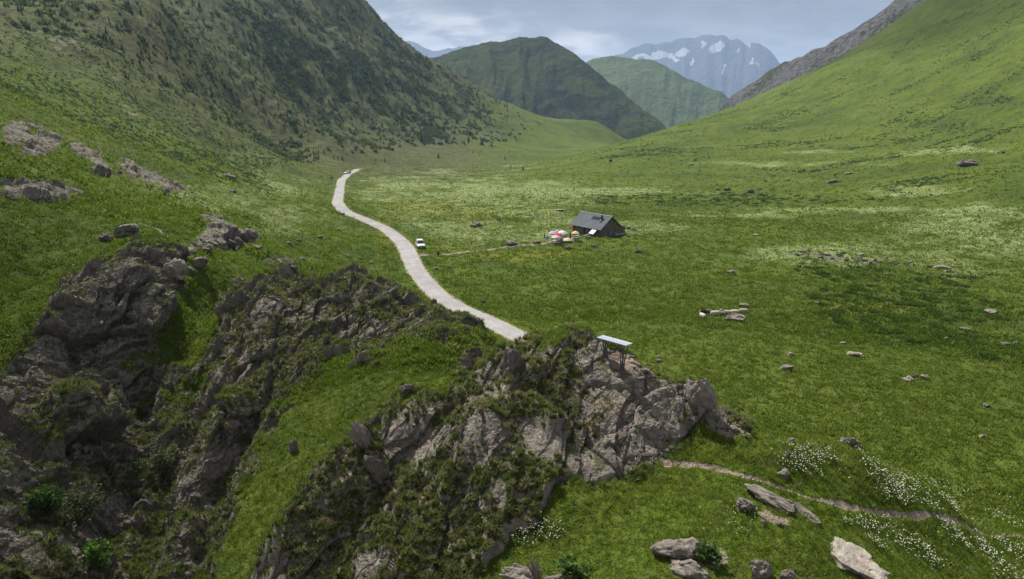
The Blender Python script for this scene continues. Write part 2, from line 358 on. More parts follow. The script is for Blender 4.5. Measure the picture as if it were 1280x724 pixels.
for cx, cy, rx, ry, g in [(600,262,110,42,1.),(520,245,90,26,.8),(690,252,70,22,.6),(800,284,60,9,1.),(660,290,60,20,.7),(1000,318,70,13,.9),(1100,318,110,14,.9),(1230,305,110,38,1.1),(1140,238,60,7,1.),(900,268,120,6,.6),(640,236,110,10,.7),(300,240,110,30,.5),(360,270,60,40,.35),(1060,262,180,5,.6),(760,240,130,6,.7),(1200,190,110,6,.5),(1010,190,60,4,.5),(960,205,160,4,.5)]:
    pz = np.maximum(pz, ell(cx, cy, rx, ry, 90, 520) * 1.2 + g - .75)
streak = fbm(X / 16, Y / 16, 4, 131) + .7 * fbm(X / 3.5, Y / 3.5, 3, 132)
PALE = sstep(-.1, 1.15, np.where(pz > -3, np.clip(pz, -3, .5) * 1.3 + 1.0 * streak + .5 * fbm(X / 45, Y / 45, 3, 133), -9))
yz = np.full(GR.shape, -9, F32)
for cx, cy, rx, ry in [(535,262,60,14),(590,268,40,14),(500,255,40,8),(640,322,90,8),(690,318,60,6),(1160,236,30,5),(480,296,12,40),(1080,385,90,10),(560,310,40,5)]:
    yz = np.maximum(yz, ell(cx, cy, rx, ry, 90, 500))
YELLOW = sstep(0, .8, np.where(yz > -3, yz + .7 * streak + .1, -9))
dz = np.full(GR.shape, -9, F32)
for cx, cy, rx, ry in [(1160,385,190,62),(1110,345,170,20),(900,250,200,9),(900,302,30,3),(1120,410,120,20),(1200,160,90,10),(1130,175,60,5),(1060,185,70,6),(960,160,40,3),(1240,130,60,8)]:
    dz = np.maximum(dz, ell(cx, cy, rx, ry, 60, 620) * 1.3)
DARK = sstep(-.1, .9, np.where(dz > -3, dz * .8 + .9 * streak - .1, -9))
hs = nz2(0, 60, 4, 141)
wood = poly_mask([(270,0),(400,-10),(500,70),(570,120),(610,165),(560,178),(460,170),(400,145),(340,110),(290,70)], 380, 1100, 80)
SHRUB = sstep(-.3, 1.2, np.clip(wood, -3, .7) * 1.1 + .8 * hs + 1.5 * crag + .9 * nz2(0, 18, 4, 143) + .05)
brownz = poly_mask([(180,30),(330,100),(440,165),(560,190),(660,196),(640,205),(540,200),(440,192),(340,170),(230,120),(100,60)], 230, 1100, 16)
browntop = poly_mask([(430,0),(520,55),(620,118),(600,130),(500,75),(400,10),(300,-40),(430,-60)], 500, 1300, 20)
BROWN = sstep(-.2, 1.1, np.where(np.maximum(brownz, browntop) > -3, np.clip(np.maximum(brownz, browntop), -3, 1.) + .9 * hs + .5 * crag, -9)) * (1 - SHRUB * .7)
olive = sstep(230, 420, GR) * left
for cx, cy, rx, ry, k in [(360,410,26,14,1.),(300,420,30,60,.55),(160,345,60,25,.5),(1000,578,60,16,.6),(1090,590,60,14,.5)]:
    BROWN = np.maximum(BROWN, k * sstep(.1, .9, ell(cx, cy, rx, ry, 20, 90) + .7 * med))

def grid_mesh(name, co, NAi, NRj, attrs, mat):
    me = bpy.data.meshes.new(name)
    idx = np.arange(NAi * NRj, dtype=np.int32).reshape(NAi, NRj)
    quads = np.stack([idx[:-1, :-1], idx[1:, :-1], idx[1:, 1:], idx[:-1, 1:]], -1).reshape(-1, 4)
    fill_mesh(me, co.reshape(-1, 3), quads)
    for k, a in attrs.items():
        at = me.attributes.new(k, 'FLOAT_COLOR', 'POINT')
        at.data.foreach_set('color', np.ascontiguousarray(a, F32).ravel())
    me.materials.append(mat)
    o = bpy.data.objects.new(name, me); COL.objects.link(o); o['kind'] = 'structure'
    return o
def fill_mesh(me, co, faces, smooth=True):
    n, k = faces.shape
    me.vertices.add(len(co)); me.vertices.foreach_set('co', np.ascontiguousarray(co, F32).ravel())
    me.loops.add(n * k); me.loops.foreach_set('vertex_index', np.ascontiguousarray(faces, np.int32).ravel())
    me.polygons.add(n); me.polygons.foreach_set('loop_start', np.arange(0, n * k, k, dtype=np.int32))
    try: me.polygons.foreach_set('loop_total', np.full(n, k, np.int32))
    except Exception: pass
    me.polygons.foreach_set('use_smooth', np.full(n, smooth, bool))
    me.update(calc_edges=True)
def pack(*a):
    a = [np.broadcast_to(v, GR.shape) for v in a]
    while len(a) < 4: a.append(np.ones(GR.shape))
    return np.stack(a, -1)

# ground lookup: first ground met by the line of sight through a pixel of the photograph, and height at a plan position
EL = (Z - CAM_H) / np.hypot(X, Y)
def ground_at(px, py, rmin=19):
    a, t = azel(px, py)
    i = (a - AZ0) / (AZ[1] - AZ0); i0 = int(i); u = i - i0
    e = EL[i0] * (1 - u) + EL[i0 + 1] * u
    ok = np.where((e >= t) & (GR[i0] > rmin))[0]
    j = ok[0] if len(ok) else NR - 1
    r = GR[i0, j]
    if j > 0 and e[j] > t and e[j] != e[j - 1]:
        r = r - (GR[i0, j] - GR[i0, j - 1]) * min(1, max(0, (e[j] - t) / (e[j] - e[j - 1])))
    x, y = r * math.sin(a), r * math.cos(a)
    return Vector((x, y, height(x, y)))
def height(x, y):
    a = math.atan2(x, y); l = math.log(math.hypot(x, y))
    i = min(max((a - AZ0) / (AZ[1] - AZ0), 0), NA - 1.001); j = min(max(float(np.interp(l, LR, np.arange(NR))), 0), NR - 1.001)
    i0, j0 = int(i), int(j); u, v = i - i0, j - j0
    return float(Z[i0, j0] * (1-u) * (1-v) + Z[i0+1, j0] * u * (1-v) + Z[i0, j0+1] * (1-u) * v + Z[i0+1, j0+1] * u * v)
def px_m(p):                              # photograph pixels per metre at a point
    return FOC / (p[1] * CP - (p[2] - CAM_H) * SP)
# ------------------------------------------------------------------ materials
class NT:
    def __init__(s, mat):
        s.t = mat.node_tree; s.n = s.t.nodes; s.l = s.t.links
    def add(s, kind, **kw):
        n = s.n.new(kind)
        for k, v in kw.items(): setattr(n, k, v)
        return n
    def link(s, a, b): s.l.new(a, b)
    def val(s, sock, v):
        if hasattr(v, 'is_linked'): s.link(v, sock)
        else: sock.default_value = v
    def noise(s, vec, scale, detail=4, rough=.55, dist=0.0):
        n = s.add('ShaderNodeTexNoise'); s.link(vec, n.inputs['Vector'])
        n.inputs['Scale'].default_value = scale; n.inputs['Detail'].default_value = detail; n.inputs['Roughness'].default_value = rough; n.inputs['Distortion'].default_value = dist
        return n.outputs['Fac']
    def voro(s, vec, scale, feature='F1', out='Distance', rand=1.0):
        n = s.add('ShaderNodeTexVoronoi', feature=feature); s.link(vec, n.inputs['Vector']); n.inputs['Scale'].default_value = scale; n.inputs['Randomness'].default_value = rand
        return n.outputs[out]
    def ramp(s, v, a, b, lo=0.0, hi=1.0):
        n = s.add('ShaderNodeMapRange', interpolation_type='SMOOTHSTEP'); s.link(v, n.inputs['Value'])
        for k, x in (('From Min', a), ('From Max', b), ('To Min', lo), ('To Max', hi)): n.inputs[k].default_value = x
        return n.outputs['Result']
    def math(s, op, a, b=0.0, clamp=False):
        n = s.add('ShaderNodeMath', operation=op, use_clamp=clamp); s.val(n.inputs[0], a); s.val(n.inputs[1], b); return n.outputs[0]
    def mix(s, f, a, b, mode='MIX'):
        n = s.add('ShaderNodeMix', data_type='RGBA', blend_type=mode); s.val(n.inputs['Factor'], f)
        for k, v in (('A', a), ('B', b)):
            sk = [i for i in n.inputs if i.name == k and i.type == 'RGBA'][0]
            if isinstance(v, tuple): sk.default_value = (*v, 1)
            else: s.link(v, sk)
        return [o for o in n.outputs if o.type == 'RGBA'][0]
    def attr(s, name):
        n = s.add('ShaderNodeAttribute'); n.attribute_name = name; return n
    def scalevec(s, vec, sc, rot=(0, 0, 0)):
        n = s.add('ShaderNodeMapping'); s.link(vec, n.inputs['Vector']); n.inputs['Scale'].default_value = sc; n.inputs['Rotation'].default_value = rot; return n.outputs['Vector']
    def bump(s, h, strength, dist, nrm=None):
        n = s.add('ShaderNodeBump'); s.link(h, n.inputs['Height']); n.inputs['Strength'].default_value = strength; n.inputs['Distance'].default_value = dist
        if nrm is not None: s.link(nrm, n.inputs['Normal'])
        return n.outputs['Normal']

def new_mat(name, rough=.9, spec=.2):
    m = bpy.data.materials.new(name); m.use_nodes = True
    t = NT(m); b = t.n['Principled BSDF']; b.inputs['Roughness'].default_value = rough; b.inputs['Specular IOR Level'].default_value = spec
    return m, t, b

def rock_nodes(t, P, grain=1.0):
    """grey schist with brown stain, pale lichen and dark crevices of its own; returns colour, height"""
    n1 = t.noise(P, .35 * grain, 5, .6); n2 = t.noise(P, 2.2 * grain, 6, .65); n3 = t.noise(P, 11 * grain, 4, .65)
    st = t.scalevec(P, (2.2, .7, 1.6), (.3, .2, -.36)); n4 = t.noise(st, 2.6 * grain, 5, .65, .4)
    c = t.mix(t.ramp(n1, .35, .68), (.185, .156, .130), (.265, .224, .184))
    c = t.mix(t.ramp(n2, .42, .66), c, (.335, .295, .25))
    c = t.mix(t.ramp(n4, .50, .72, 0, .65), c, (.105, .090, .076))
    c = t.mix(t.ramp(n3, .56, .72, 0, .6), c, (.36, .35, .31))
    c = t.mix(t.ramp(n3, .42, .30, 0, .6), c, (.07, .065, .06))
    lich = t.noise(P, 5.5 * grain, 5, .7); c = t.mix(t.ramp(lich, .60, .70, 0, .55), c, (.30, .31, .23))
    stain = t.noise(P, .9 * grain, 4, .6); c = t.mix(t.ramp(stain, .60, .74, 0, .45), c, (.20, .135, .095))
    blk = []                                        # broken blocks and splits
    for s_ in (1.9, 4.6, 11.):
        wv = t.add('ShaderNodeVectorMath', operation='ADD'); nv = t.add('ShaderNodeTexNoise'); t.link(st, nv.inputs['Vector']); nv.inputs['Scale'].default_value = 1.3 * s_; sc_ = t.add('ShaderNodeVectorMath', operation='SCALE'); t.link(nv.outputs['Color'], sc_.inputs[0]); sc_.inputs['Scale'].default_value = .5 / s_; t.link(st, wv.inputs[0]); t.link(sc_.outputs[0], wv.inputs[1])
        v = t.add('ShaderNodeTexVoronoi'); t.link(wv.outputs[0], v.inputs['Vector']); v.inputs['Scale'].default_value = s_ * grain * .6
        w_ = t.add('ShaderNodeRGBToBW'); t.link(v.outputs['Color'], w_.inputs[0]); blk.append(w_.outputs[0])
    c = t.mix(t.ramp(blk[1], .3, .8, 0, .35), c, (.27, .25, .225)); c = t.mix(t.ramp(blk[0], .55, .25, 0, .4), c, (.09, .082, .074))
    h = t.math('ADD', t.math('MULTIPLY', n2, .5), t.math('ADD', t.math('MULTIPLY', n3, .35), t.math('MULTIPLY', n4, .4)))
    wvt = t.add('ShaderNodeTexWave', wave_type='BANDS', bands_direction='X', wave_profile='SAW'); t.link(st, wvt.inputs['Vector']); wvt.inputs['Scale'].default_value = .55 * grain; wvt.inputs['Distortion'].default_value = 5; wvt.inputs['Detail'].default_value = 4; wvt.inputs['Detail Scale'].default_value = .8
    h = t.math('ADD', h, t.math('MULTIPLY', wvt.outputs['Fac'], .35))
    h = t.math('ADD', h, t.math('ADD', t.math('MULTIPLY', blk[0], .8), t.math('ADD', t.math('MULTIPLY', blk[1], .45), t.math('MULTIPLY', blk[2], .25))))
    return c, h

def ground_material():
    m, t, b = new_mat('mountain_ground', .95, .12)
    P = t.add('ShaderNodeNewGeometry').outputs['Position']
    A = t.add('ShaderNodeSeparateColor'); t.link(t.attr('cover_a').outputs['Color'], A.inputs[0])
    B = t.add('ShaderNodeSeparateColor'); t.link(t.attr('cover_b').outputs['Color'], B.inputs[0])
    Cc = t.add('ShaderNodeSeparateColor'); t.link(t.attr('cover_c').outputs['Color'], Cc.inputs[0])
    rock, soil, pale = A.outputs; brown, yellow, dark = B.outputs; shrub, olive, near = Cc.outputs
    g1 = t.noise(P, .018, 5, .6); g2 = t.noise(P, .11, 5, .6); g3 = t.noise(P, .75, 5, .65); g4 = t.noise(P, 3.2, 4, .7); g5 = t.noise(P, 11, 3, .7)
    c = t.mix(t.ramp(g1, .35, .65), GRASS[0], GRASS[1])
    c = t.mix(t.ramp(g2, .40, .68, 0, .75), c, GRASS[2])
    gw = t.noise(t.scalevec(P, (.35, 1, 2.2), (0, 0, .5)), .05, 6, .65); c = t.mix(t.ramp(gw, .55, .36, 0, .6), c, (.046, .066, .014)); c = t.mix(t.ramp(gw, .56, .72, 0, .45), c, (.125, .140, .030))
    c = t.mix(t.ramp(g3, .50, .70, 0, .55), c, GRASS[3])
    c = t.mix(t.ramp(g4, .52, .30, 0, .75), c, (.028, .042, .006))
    c = t.mix(t.ramp(g4, .55, .75, 0, .5), c, (.150, .185, .034))
    ol = t.mix(t.ramp(g2, .4, .65), (.066, .066, .028), (.098, .112, .038)); ol = t.mix(t.ramp(g3, .48, .32, 0, .6), ol, (.040, .054, .026)); c = t.mix(t.math('MULTIPLY', olive, .85), c, ol)
    c = t.mix(t.math('MULTIPLY', dark, .42), c, (.040, .062, .016))
    br = t.mix(t.ramp(g3, .4, .62), (.085, .066, .034), (.060, .075, .022)); c = t.mix(t.math('MULTIPLY', brown, .85), c, br)
    sh = t.mix(t.ramp(t.noise(P, .3, 4, .7), .42, .60), (.040, .058, .030), (.080, .106, .052)); c = t.mix(t.math('MULTIPLY', shrub, .9), c, sh)
    ws = t.scalevec(P, (1.0, .55, 1)); pn = t.noise(ws, 1.7, 4, .7)
    c = t.mix(t.math('MULTIPLY', pale, t.ramp(pn, .34, .62, .12, .9)), c, (.26, .31, .13))
    c = t.mix(t.math('MULTIPLY', yellow, t.ramp(g4, .42, .62, 0, .65)), c, (.26, .22, .03))
    so = t.mix(t.ramp(g4, .35, .65), (.21, .155, .122), (.33, .26, .212)); so = t.mix(t.ramp(g5, .56, .70, 0, .6), so, (.46, .43, .39)); so = t.mix(t.ramp(g5, .42, .30, 0, .5), so, (.12, .09, .07))
    sf = t.math('ADD', soil, t.math('MULTIPLY', t.math('SUBTRACT', g5, .5), .9)); c = t.mix(t.ramp(sf, .35, .62), c, so)
    rc, rh = rock_nodes(t, P)
    nz = t.add('ShaderNodeSeparateXYZ'); t.link(t.add('ShaderNodeNewGeometry').outputs['Normal'], nz.inputs[0])
    ms = t.math('ADD', t.math('MULTIPLY', t.noise(P, 1.5, 5, .7), 1.3), t.math('MULTIPLY', nz.outputs[2], .55)); mc = t.mix(t.ramp(g5, .4, .6), (.050, .058, .018), (.095, .100, .035)); mc = t.mix(t.ramp(g3, .58, .7, 0, .6), mc, (.11, .075, .045))
    rc = t.mix(t.ramp(ms, 1.08, 1.2, 0, .75), rc, mc)
    rf = t.math('ADD', rock, t.math('MULTIPLY', t.math('SUBTRACT', t.noise(P, 2.6, 5, .7), .5), 1.3))
    rf = t.ramp(rf, .38, .62); c = t.mix(rf, c, rc)
    t.link(c, b.inputs['Base Color'])
    gh = t.math('ADD', t.math('MULTIPLY', g4, .9), t.math('MULTIPLY', g5, .45))
    hm = t.add('ShaderNodeMix', data_type='FLOAT'); t.link(rf, hm.inputs[0]); t.link(gh, hm.inputs[2]); t.link(rh, hm.inputs[3])
    nrm = t.bump(hm.outputs[0], .9, .28)
    nrm = t.bump(t.noise(P, .35, 5, .7), .55, 1.6, nrm)
    t.link(nrm, b.inputs['Normal'])
    return m
GRASS = [(.066, .102, .010), (.094, .132, .013), (.114, .144, .022), (.076, .118, .011)]
M_GROUND = ground_material()

def plain(name, col, rough=.6, spec=.4, metal=0.0, var=.15, scale=8.0, bump=0.0):
    m, t, b = new_mat(name, rough, spec); b.inputs['Metallic'].default_value = metal
    P = t.add('ShaderNodeTexCoord').outputs['Object']; n = t.noise(P, scale, 4, .6)
    d = tuple(x * (1 - var) for x in col); l = tuple(min(1, x * (1 + var)) for x in col)
    t.link(t.mix(t.ramp(n, .3, .7), d, l), b.inputs['Base Color'])
    if bump: t.link(t.bump(n, bump, .02), b.inputs['Normal'])
    return m

# ------------------------------------------------------------------ camera, sky, sun
cam = bpy.data.cameras.new('camera'); cam.sensor_width = 36; cam.lens = 36 * FOC / 1280; cam.clip_start = .5; cam.clip_end = 40000
co = bpy.data.objects.new('camera', cam); COL.objects.link(co); co.location = (0, 0, CAM_H); co.rotation_euler = (R(90) - PITCH, 0, 0); S.camera = co
S.view_settings.view_transform = 'Standard'; S.view_settings.look = 'None'; S.view_settings.exposure = EXPOSURE; S.view_settings.gamma = 1
SUN_EL, SUN_AZ = R(56), R(-38)          # azimuth measured from up-valley towards the right
sd = Vector((math.sin(SUN_AZ) * math.cos(SUN_EL), math.cos(SUN_AZ) * math.cos(SUN_EL), math.sin(SUN_EL)))
sun = bpy.data.lights.new('sun', 'SUN'); sun.energy = SUN_W; sun.angle = R(1.5); sun.color = (1, .965, .90)
so = bpy.data.objects.new('sun', sun); COL.objects.link(so); so.location = (0, 0, 300); so.rotation_euler = (-sd).to_track_quat('-Z', 'Y').to_euler()
w = bpy.data.worlds.new('World'); S.world = w; w.use_nodes = True
t = NT(w); bg = t.n['Background']
sky = t.add('ShaderNodeTexSky', sky_type='NISHITA'); sky.sun_disc = False; sky.sun_elevation = SUN_EL; sky.sun_rotation = SUN_AZ; sky.altitude = 2000
sk = t.mix(1.0, sky.outputs[0], (.10, .10, .10), 'MULTIPLY')
D_ = t.add('ShaderNodeTexCoord').outputs['Generated']
sep = t.add('ShaderNodeSeparateXYZ'); t.link(D_, sep.inputs[0])
zc = t.math('ADD', t.math('MAXIMUM', sep.outputs[2], 0.0), .22)
cv = t.add('ShaderNodeCombineXYZ'); t.link(t.math('DIVIDE', sep.outputs[0], zc), cv.inputs[0]); t.link(t.math('DIVIDE', sep.outputs[1], zc), cv.inputs[1])
cl = t.add('ShaderNodeMapping'); cl.inputs['Location'].default_value = SKY_OFF; t.link(cv.outputs[0], cl.inputs[0]); cvec = cl.outputs[0]
n1 = t.noise(cvec, 1.3, 7, .55, .3); n2 = t.noise(cvec, 3.4, 7, .6, .2); n3 = t.noise(cvec, .7, 3, .5)
bright = t.mix(t.ramp(n2, .42, .57), (.38, .375, .375), (.86, .82, .77))
darkc = t.mix(t.ramp(n2, .36, .64), (.245, .25, .265), (.40, .405, .42))
# a heavy bank covers the right of the valley's sky, a thinner bright veil the left
side = t.math('ADD', t.math('MULTIPLY', sep.outputs[0], 1.25), t.math('MULTIPLY', t.math('SUBTRACT', n1, .5), 2.0))
side = t.math('ADD', side, t.math('MULTIPLY', t.math('SUBTRACT', sep.outputs[2], .12), 1.5))
clouds = t.mix(t.ramp(side, -.22, .20), bright, darkc)
# the low far horizon is paler
clouds = t.mix(t.ramp(sep.outputs[2], .12, .0, 0, .55), clouds, (.50, .52, .56))
gap = t.ramp(n3, .62, .75, 0, .3)
clouds = t.mix(t.math('MULTIPLY', t.ramp(sep.outputs[2], .085, .165, 0, .75), t.ramp(n1, .30, .52)), clouds, (.19, .20, .222))
skyc = t.mix(gap, clouds, sk)
t.link(skyc, bg.inputs['Color']); bg.inputs['Strength'].default_value = SKY_W
terrain = grid_mesh('terrain', np.stack([X, Y, Z], -1), NA, NR, {'cover_a': pack(ROCK, SOIL, PALE), 'cover_b': pack(BROWN, YELLOW, DARK), 'cover_c': pack(SHRUB, olive, GR < 90)}, M_GROUND)
rq = (ROCK[:-1, :-1] > .45) & (GR[:-1, :-1] < 85)
terrain.data.polygons.foreach_set('use_smooth', ~rq.ravel())          # broken rock keeps its hard little faces
# places kept clear of tall plants
CLEAR = np.ones(GR.shape, F32)
for px, py, rad in [(525.5,307,2.6),(745,290,3.0),(735,287,5),(728,284,4),(755,291,5),(765,289,4),(700,297,7.5),(712,299,4),(690,298,4.5),(765,455,1.1)]:
    c0 = ground_at(px, py); CLEAR *= sstep(rad * .8, rad * 1.1, np.hypot(X - c0.x, Y - c0.y))
# ------------------------------------------------------------------ hills and mountains further off
def hill_material(name, grass_a, grass_b, wood, rock_a, rock_b, sc, woodlo=.5, brown=(.09, .075, .04), bamt=.3, rocklo=.6):
    m, t, b = new_mat(name, .95, .1)
    P = t.add('ShaderNodeNewGeometry').outputs['Position']
    A = t.add('ShaderNodeSeparateColor'); t.link(t.attr('cover_a').outputs['Color'], A.inputs[0]); rock, snow, frs = A.outputs
    n1 = t.noise(P, .9 / sc, 5, .6); n2 = t.noise(P, 4 / sc, 6, .65); n3 = t.noise(P, 22 / sc, 5, .7)
    c = t.mix(t.ramp(n1, .35, .65), grass_a, grass_b)
    c = t.mix(t.ramp(n2, .5, .72, 0, bamt), c, brown)
    c = t.mix(t.ramp(n3, .5, .3, 0, .5), c, tuple(x * .45 for x in grass_a))
    f = t.math('ADD', frs, t.math('MULTIPLY', t.math('SUBTRACT', n2, .5), 1.6)); f = t.math('MULTIPLY', t.ramp(f, woodlo - .15, woodlo + .2), t.ramp(n3, .36, .52, .35, 1))
    c = t.mix(f, c, wood)
    rf = t.math('ADD', rock, t.math('MULTIPLY', t.math('SUBTRACT', n3, .5), 1.2)); rf = t.ramp(rf, rocklo - .12, rocklo + .12)
    c = t.mix(rf, c, t.mix(t.ramp(n3, .35, .65), rock_a, rock_b))
    sf = t.math('ADD', snow, t.math('MULTIPLY', t.math('SUBTRACT', n3, .5), .8)); c = t.mix(t.ramp(sf, .45, .55), c, (.46, .48, .52))
    t.link(c, b.inputs['Base Color'])
    t.link(t.bump(t.noise(P, 9 / sc, 6, .7), .9, sc * .09), b.inputs['Normal'])
    return m

def loft(name, crest, rc, foot, prof, rough, mat, px0, px1, sc, seed, na=420, nr=150, back=1.5, masks=None, rc_line=None, gully=.0):
    """a hillside from its foot (range, height) up to a skyline and down behind it"""
    cx = np.array([c[0] for c in crest], float); cy = np.array([c[1] for c in crest], float)
    pxs = np.linspace(px0, px1, na); pys = np.interp(pxs, cx, cy)
    k = np.array([.25, .5, .25])
    for _ in range(3): pys[1:-1] = np.convolve(pys, k, 'valid')
    az = np.empty(na); te = np.empty(na)
    for i in range(na): az[i], te[i] = azel(pxs[i], pys[i])
    rcr = np.interp(pxs, [c[0] for c in rc], [c[1] for c in rc]); zc = CAM_H + rcr * te
    r0 = np.interp(pxs, [c[0] for c in foot], [c[1] for c in foot]); z0 = np.interp(pxs, [c[0] for c in foot], [c[2] for c in foot])
    s = np.linspace(0, back, nr)[None, :]
    r = r0[:, None] + (rcr - r0)[:, None] * s
    up = np.clip(s, 0, 1); z = z0[:, None] + (zc - z0)[:, None] * (prof[0] * up + (1 - prof[0]) * up ** prof[1])
    dn = np.clip(s - 1, 0, None); z = z - (zc - z0)[:, None] * (.25 * dn + 1.6 * dn ** 2)
    x = r * np.sin(az)[:, None]; y = r * np.cos(az)[:, None]
    fade = sstep(0, .15, s); gk = {30: .4, 40: .35}.get(gully, .7)
    n = rough * (fbm(x / sc, y / sc, 6, seed) + .45 * (1 - 2 * np.abs(fbm(x / sc * 1.7, y / sc * 1.7, 5, seed + 3))))
    if gully: 
        g = fbm(az[:, None] * gully + .3 * fbm(x / sc, y / sc, 3, seed + 5), s * 1.2, 4, seed + 6); n = n + rough * gk * (1 - 2 * np.abs(g)) * np.clip(4 * up * (1.15 - up), 0, 1)
    n = n * (.55 + .45 * np.clip(np.abs(s - 1) * 4, 0, 1))
    z = z + n * fade
    me = bpy.data.meshes.new(name)
    idx = np.arange(na * nr, dtype=np.int32).reshape(na, nr)
    fill_mesh(me, np.stack([x, y, z], -1).reshape(-1, 3), np.stack([idx[:-1, :-1], idx[1:, :-1], idx[1:, 1:], idx[:-1, 1:]], -1).reshape(-1, 4))
    qx, qy = project(x, y, z); rn = fbm(x / sc * 2.2, y / sc * 2.2, 5, seed + 9); vis = s <= 1.02
    rock = np.zeros(x.shape); snow = rock.copy(); wood = rock.copy()
    if masks: rock, snow, wood = masks(qx, qy, s, rn, up, z)
    at = me.attributes.new('cover_a', 'FLOAT_COLOR', 'POINT'); at.data.foreach_set('color', np.ascontiguousarray(np.stack([np.broadcast_to(v, x.shape) for v in (rock, snow, wood, 1.0)], -1), F32).ravel())
    me.materials.append(mat); o = bpy.data.objects.new(name, me); COL.objects.link(o); o['kind'] = 'structure'
    return o
def blob(qx, qy, cx, cy, rx, ry, rot=0):
    c, s = math.cos(R(rot)), math.sin(R(rot)); dx, dy = qx - cx, qy - cy
    return 1 - np.hypot((dx * c + dy * s) / rx, (-dx * s + dy * c) / ry)

MH = hill_material('wooded_hill_ground', (.070, .092, .034), (.095, .120, .042), (.026, .042, .026), (.13, .12, .11), (.2, .19, .17), 300, .55)
def mm(qx, qy, s, rn, up, z):
    w = np.clip(.75 - .3 * up + .35 * rn - 1.2 * np.clip(blob(qx, qy, 600, 90, 60, 30), 0, 1), 0, 1)
    return .25 + .3 * rn * (qx > 760), 0 * s, w
loft('hill', [(430,100),(500,84),(540,73),(570,66),(600,59),(625,54),(655,52.5),(684,51.5),(700,58),(720,69),(740,84),(765,106),(788,128),(806,144),(826,158),(850,176),(880,196)],
     [(430,2000),(680,1900),(830,1500),(880,1450)], [(430,1300,-60),(700,1350,-90),(880,1250,-95)], (.75, 2.0), 26, MH, 430, 880, 240, 201, masks=mm, gully=26, nr=220)
HB = hill_material('far_hill_ground', (.075, .110, .040), (.105, .140, .050), (.030, .050, .032), (.2, .2, .18), (.3, .3, .28), 500, .6)
def mb(qx, qy, s, rn, up, z):
    return .2 + .2 * rn, 0 * s, np.clip(1.15 - 1.0 * up + .3 * rn, 0, 1)
loft('hill', [(660,110),(700,88),(735,76),(760,68.5),(780,69),(800,73),(830,82),(860,97),(890,111),(905,119),(915,128),(940,150),(960,170)],
     [(660,3300),(960,2900)], [(660,2100,-260),(960,2100,-230)], (.6, 2.0), 40, HB, 660, 960, 420, 301, masks=mb, gully=30)
SM = hill_material('far_mountain_ground', (.085, .085, .075), (.11, .105, .095), (.05, .07, .055), (.060, .062, .066), (.115, .115, .118), 900, .8, rocklo=.3)
def ms(qx, qy, s, rn, up, z):
    wq = fbm(qx / 9 + 5, qy / 9, 5, 411); wr_ = fbm(qx / 9, qy / 9 + 7, 5, 412); qx = qx + 9 * wq; qy = qy + 5 * wr_
    sn = np.full(qx.shape, -1.)
    for a in [(858,64,15,6,-8),(897,60,17,9,-25),(937,58,9,4,30),(942,77,16,3,35),(820,70,18,4,-12),(800,69,10,3,0),(878,55,5,8,20),(925,64,5,6,40),(845,72,10,3,10),(870,78,4,6,0),(905,86,3,5,10)]:
        sn = np.maximum(sn, blob(qx, qy, *a))
    return .6 + .4 * rn, np.where(s < 1.1, np.clip(.34 + 1.0 * sn + .9 * rn, 0, 1), 0), np.clip(.5 - 1.2 * up + .3 * rn, 0, 1)
loft('mountain', [(720,100),(750,80),(772,70),(785,65),(795,63),(803,59),(812,57.5),(820,59),(830,55),(838,56),(846,52),(855,52.5),(862,50),(870,51),(878,48),(888,48.5),(897,50.5),(905,51),(913,56),(920,55),(926,58),(933,63),(940,60),(948,61),(955,65),(962,69),(970,78),(980,93),(1000,112),(1040,140)],
     [(720,9800),(1040,9200)], [(720,6300,-620),(1040,6300,-620)], (.55, 2.4), 150, SM, 720, 1040, 1300, 401, masks=ms, na=600, nr=200, gully=40)
def ml(qx, qy, s, rn, up, z): return .7 + .4 * rn, np.where(rn > .45, .6, 0.2) * (up > .8), 0 * s
loft('mountain', [(440,75),(480,60),(500,54),(512,53),(520,56),(530,62),(542,67),(550,66),(560,62.5),(566,63.5),(574,60),(582,61),(590,58.5),(600,58),(615,66),(640,80),(680,95)],
     [(440,9800),(680,9800)], [(440,6500,-400),(680,6500,-400)], (.55, 2.4), 75, SM, 440, 680, 900, 501, masks=ml, na=360, gully=40)
RS = hill_material('rocky_slope_ground', (.065, .075, .030), (.085, .095, .038), (.045, .055, .025), (.080, .076, .074), (.23, .22, .21), 160, .75, rocklo=.38)
def mr(qx, qy, s, rn, up, z):
    return np.clip(.55 + .55 * rn - .9 * np.clip(blob(qx, qy, 1150, 25, 70, 16, -35), 0, 1), 0, 1), 0 * s, .3 + .3 * rn
loft('hill', [(840,190),(870,165),(885,153),(900,140),(915,124),(930,111),(945,100),(955,93),(968,87),(980,80),(1003,73),(1022,65),(1047,53),(1072,40),(1092,27),(1110,14),(1128,0),(1152,-20),(1205,-60),(1300,-120)],
     [(840,1750),(1000,1500),(1300,1350)], [(840,1150,-70),(1000,1000,-20),(1300,900,100)], (.8, 2.0), 22, RS, 840, 1300, 120, 601, masks=mr, na=520, nr=220, gully=30)
DC = hill_material('dark_cliff_ground', (.05, .06, .028), (.06, .07, .03), (.03, .04, .02), (.055, .053, .055), (.11, .105, .105), 110, .8, rocklo=.25)
def md(qx, qy, s, rn, up, z): return np.clip(.75 + .5 * rn, 0, 1), 0 * s, .2 + 0 * s
loft('hill', [(-420,-40),(-100,-50),(60,-45),(150,-22),(190,-8),(215,4),(240,22),(270,50)], [(-420,900),(270,980)], [(-420,560,70),(0,640,85),(270,700,60)], (.8, 1.6), 16, DC, -420, 270, 90, 701, masks=md, gully=60)

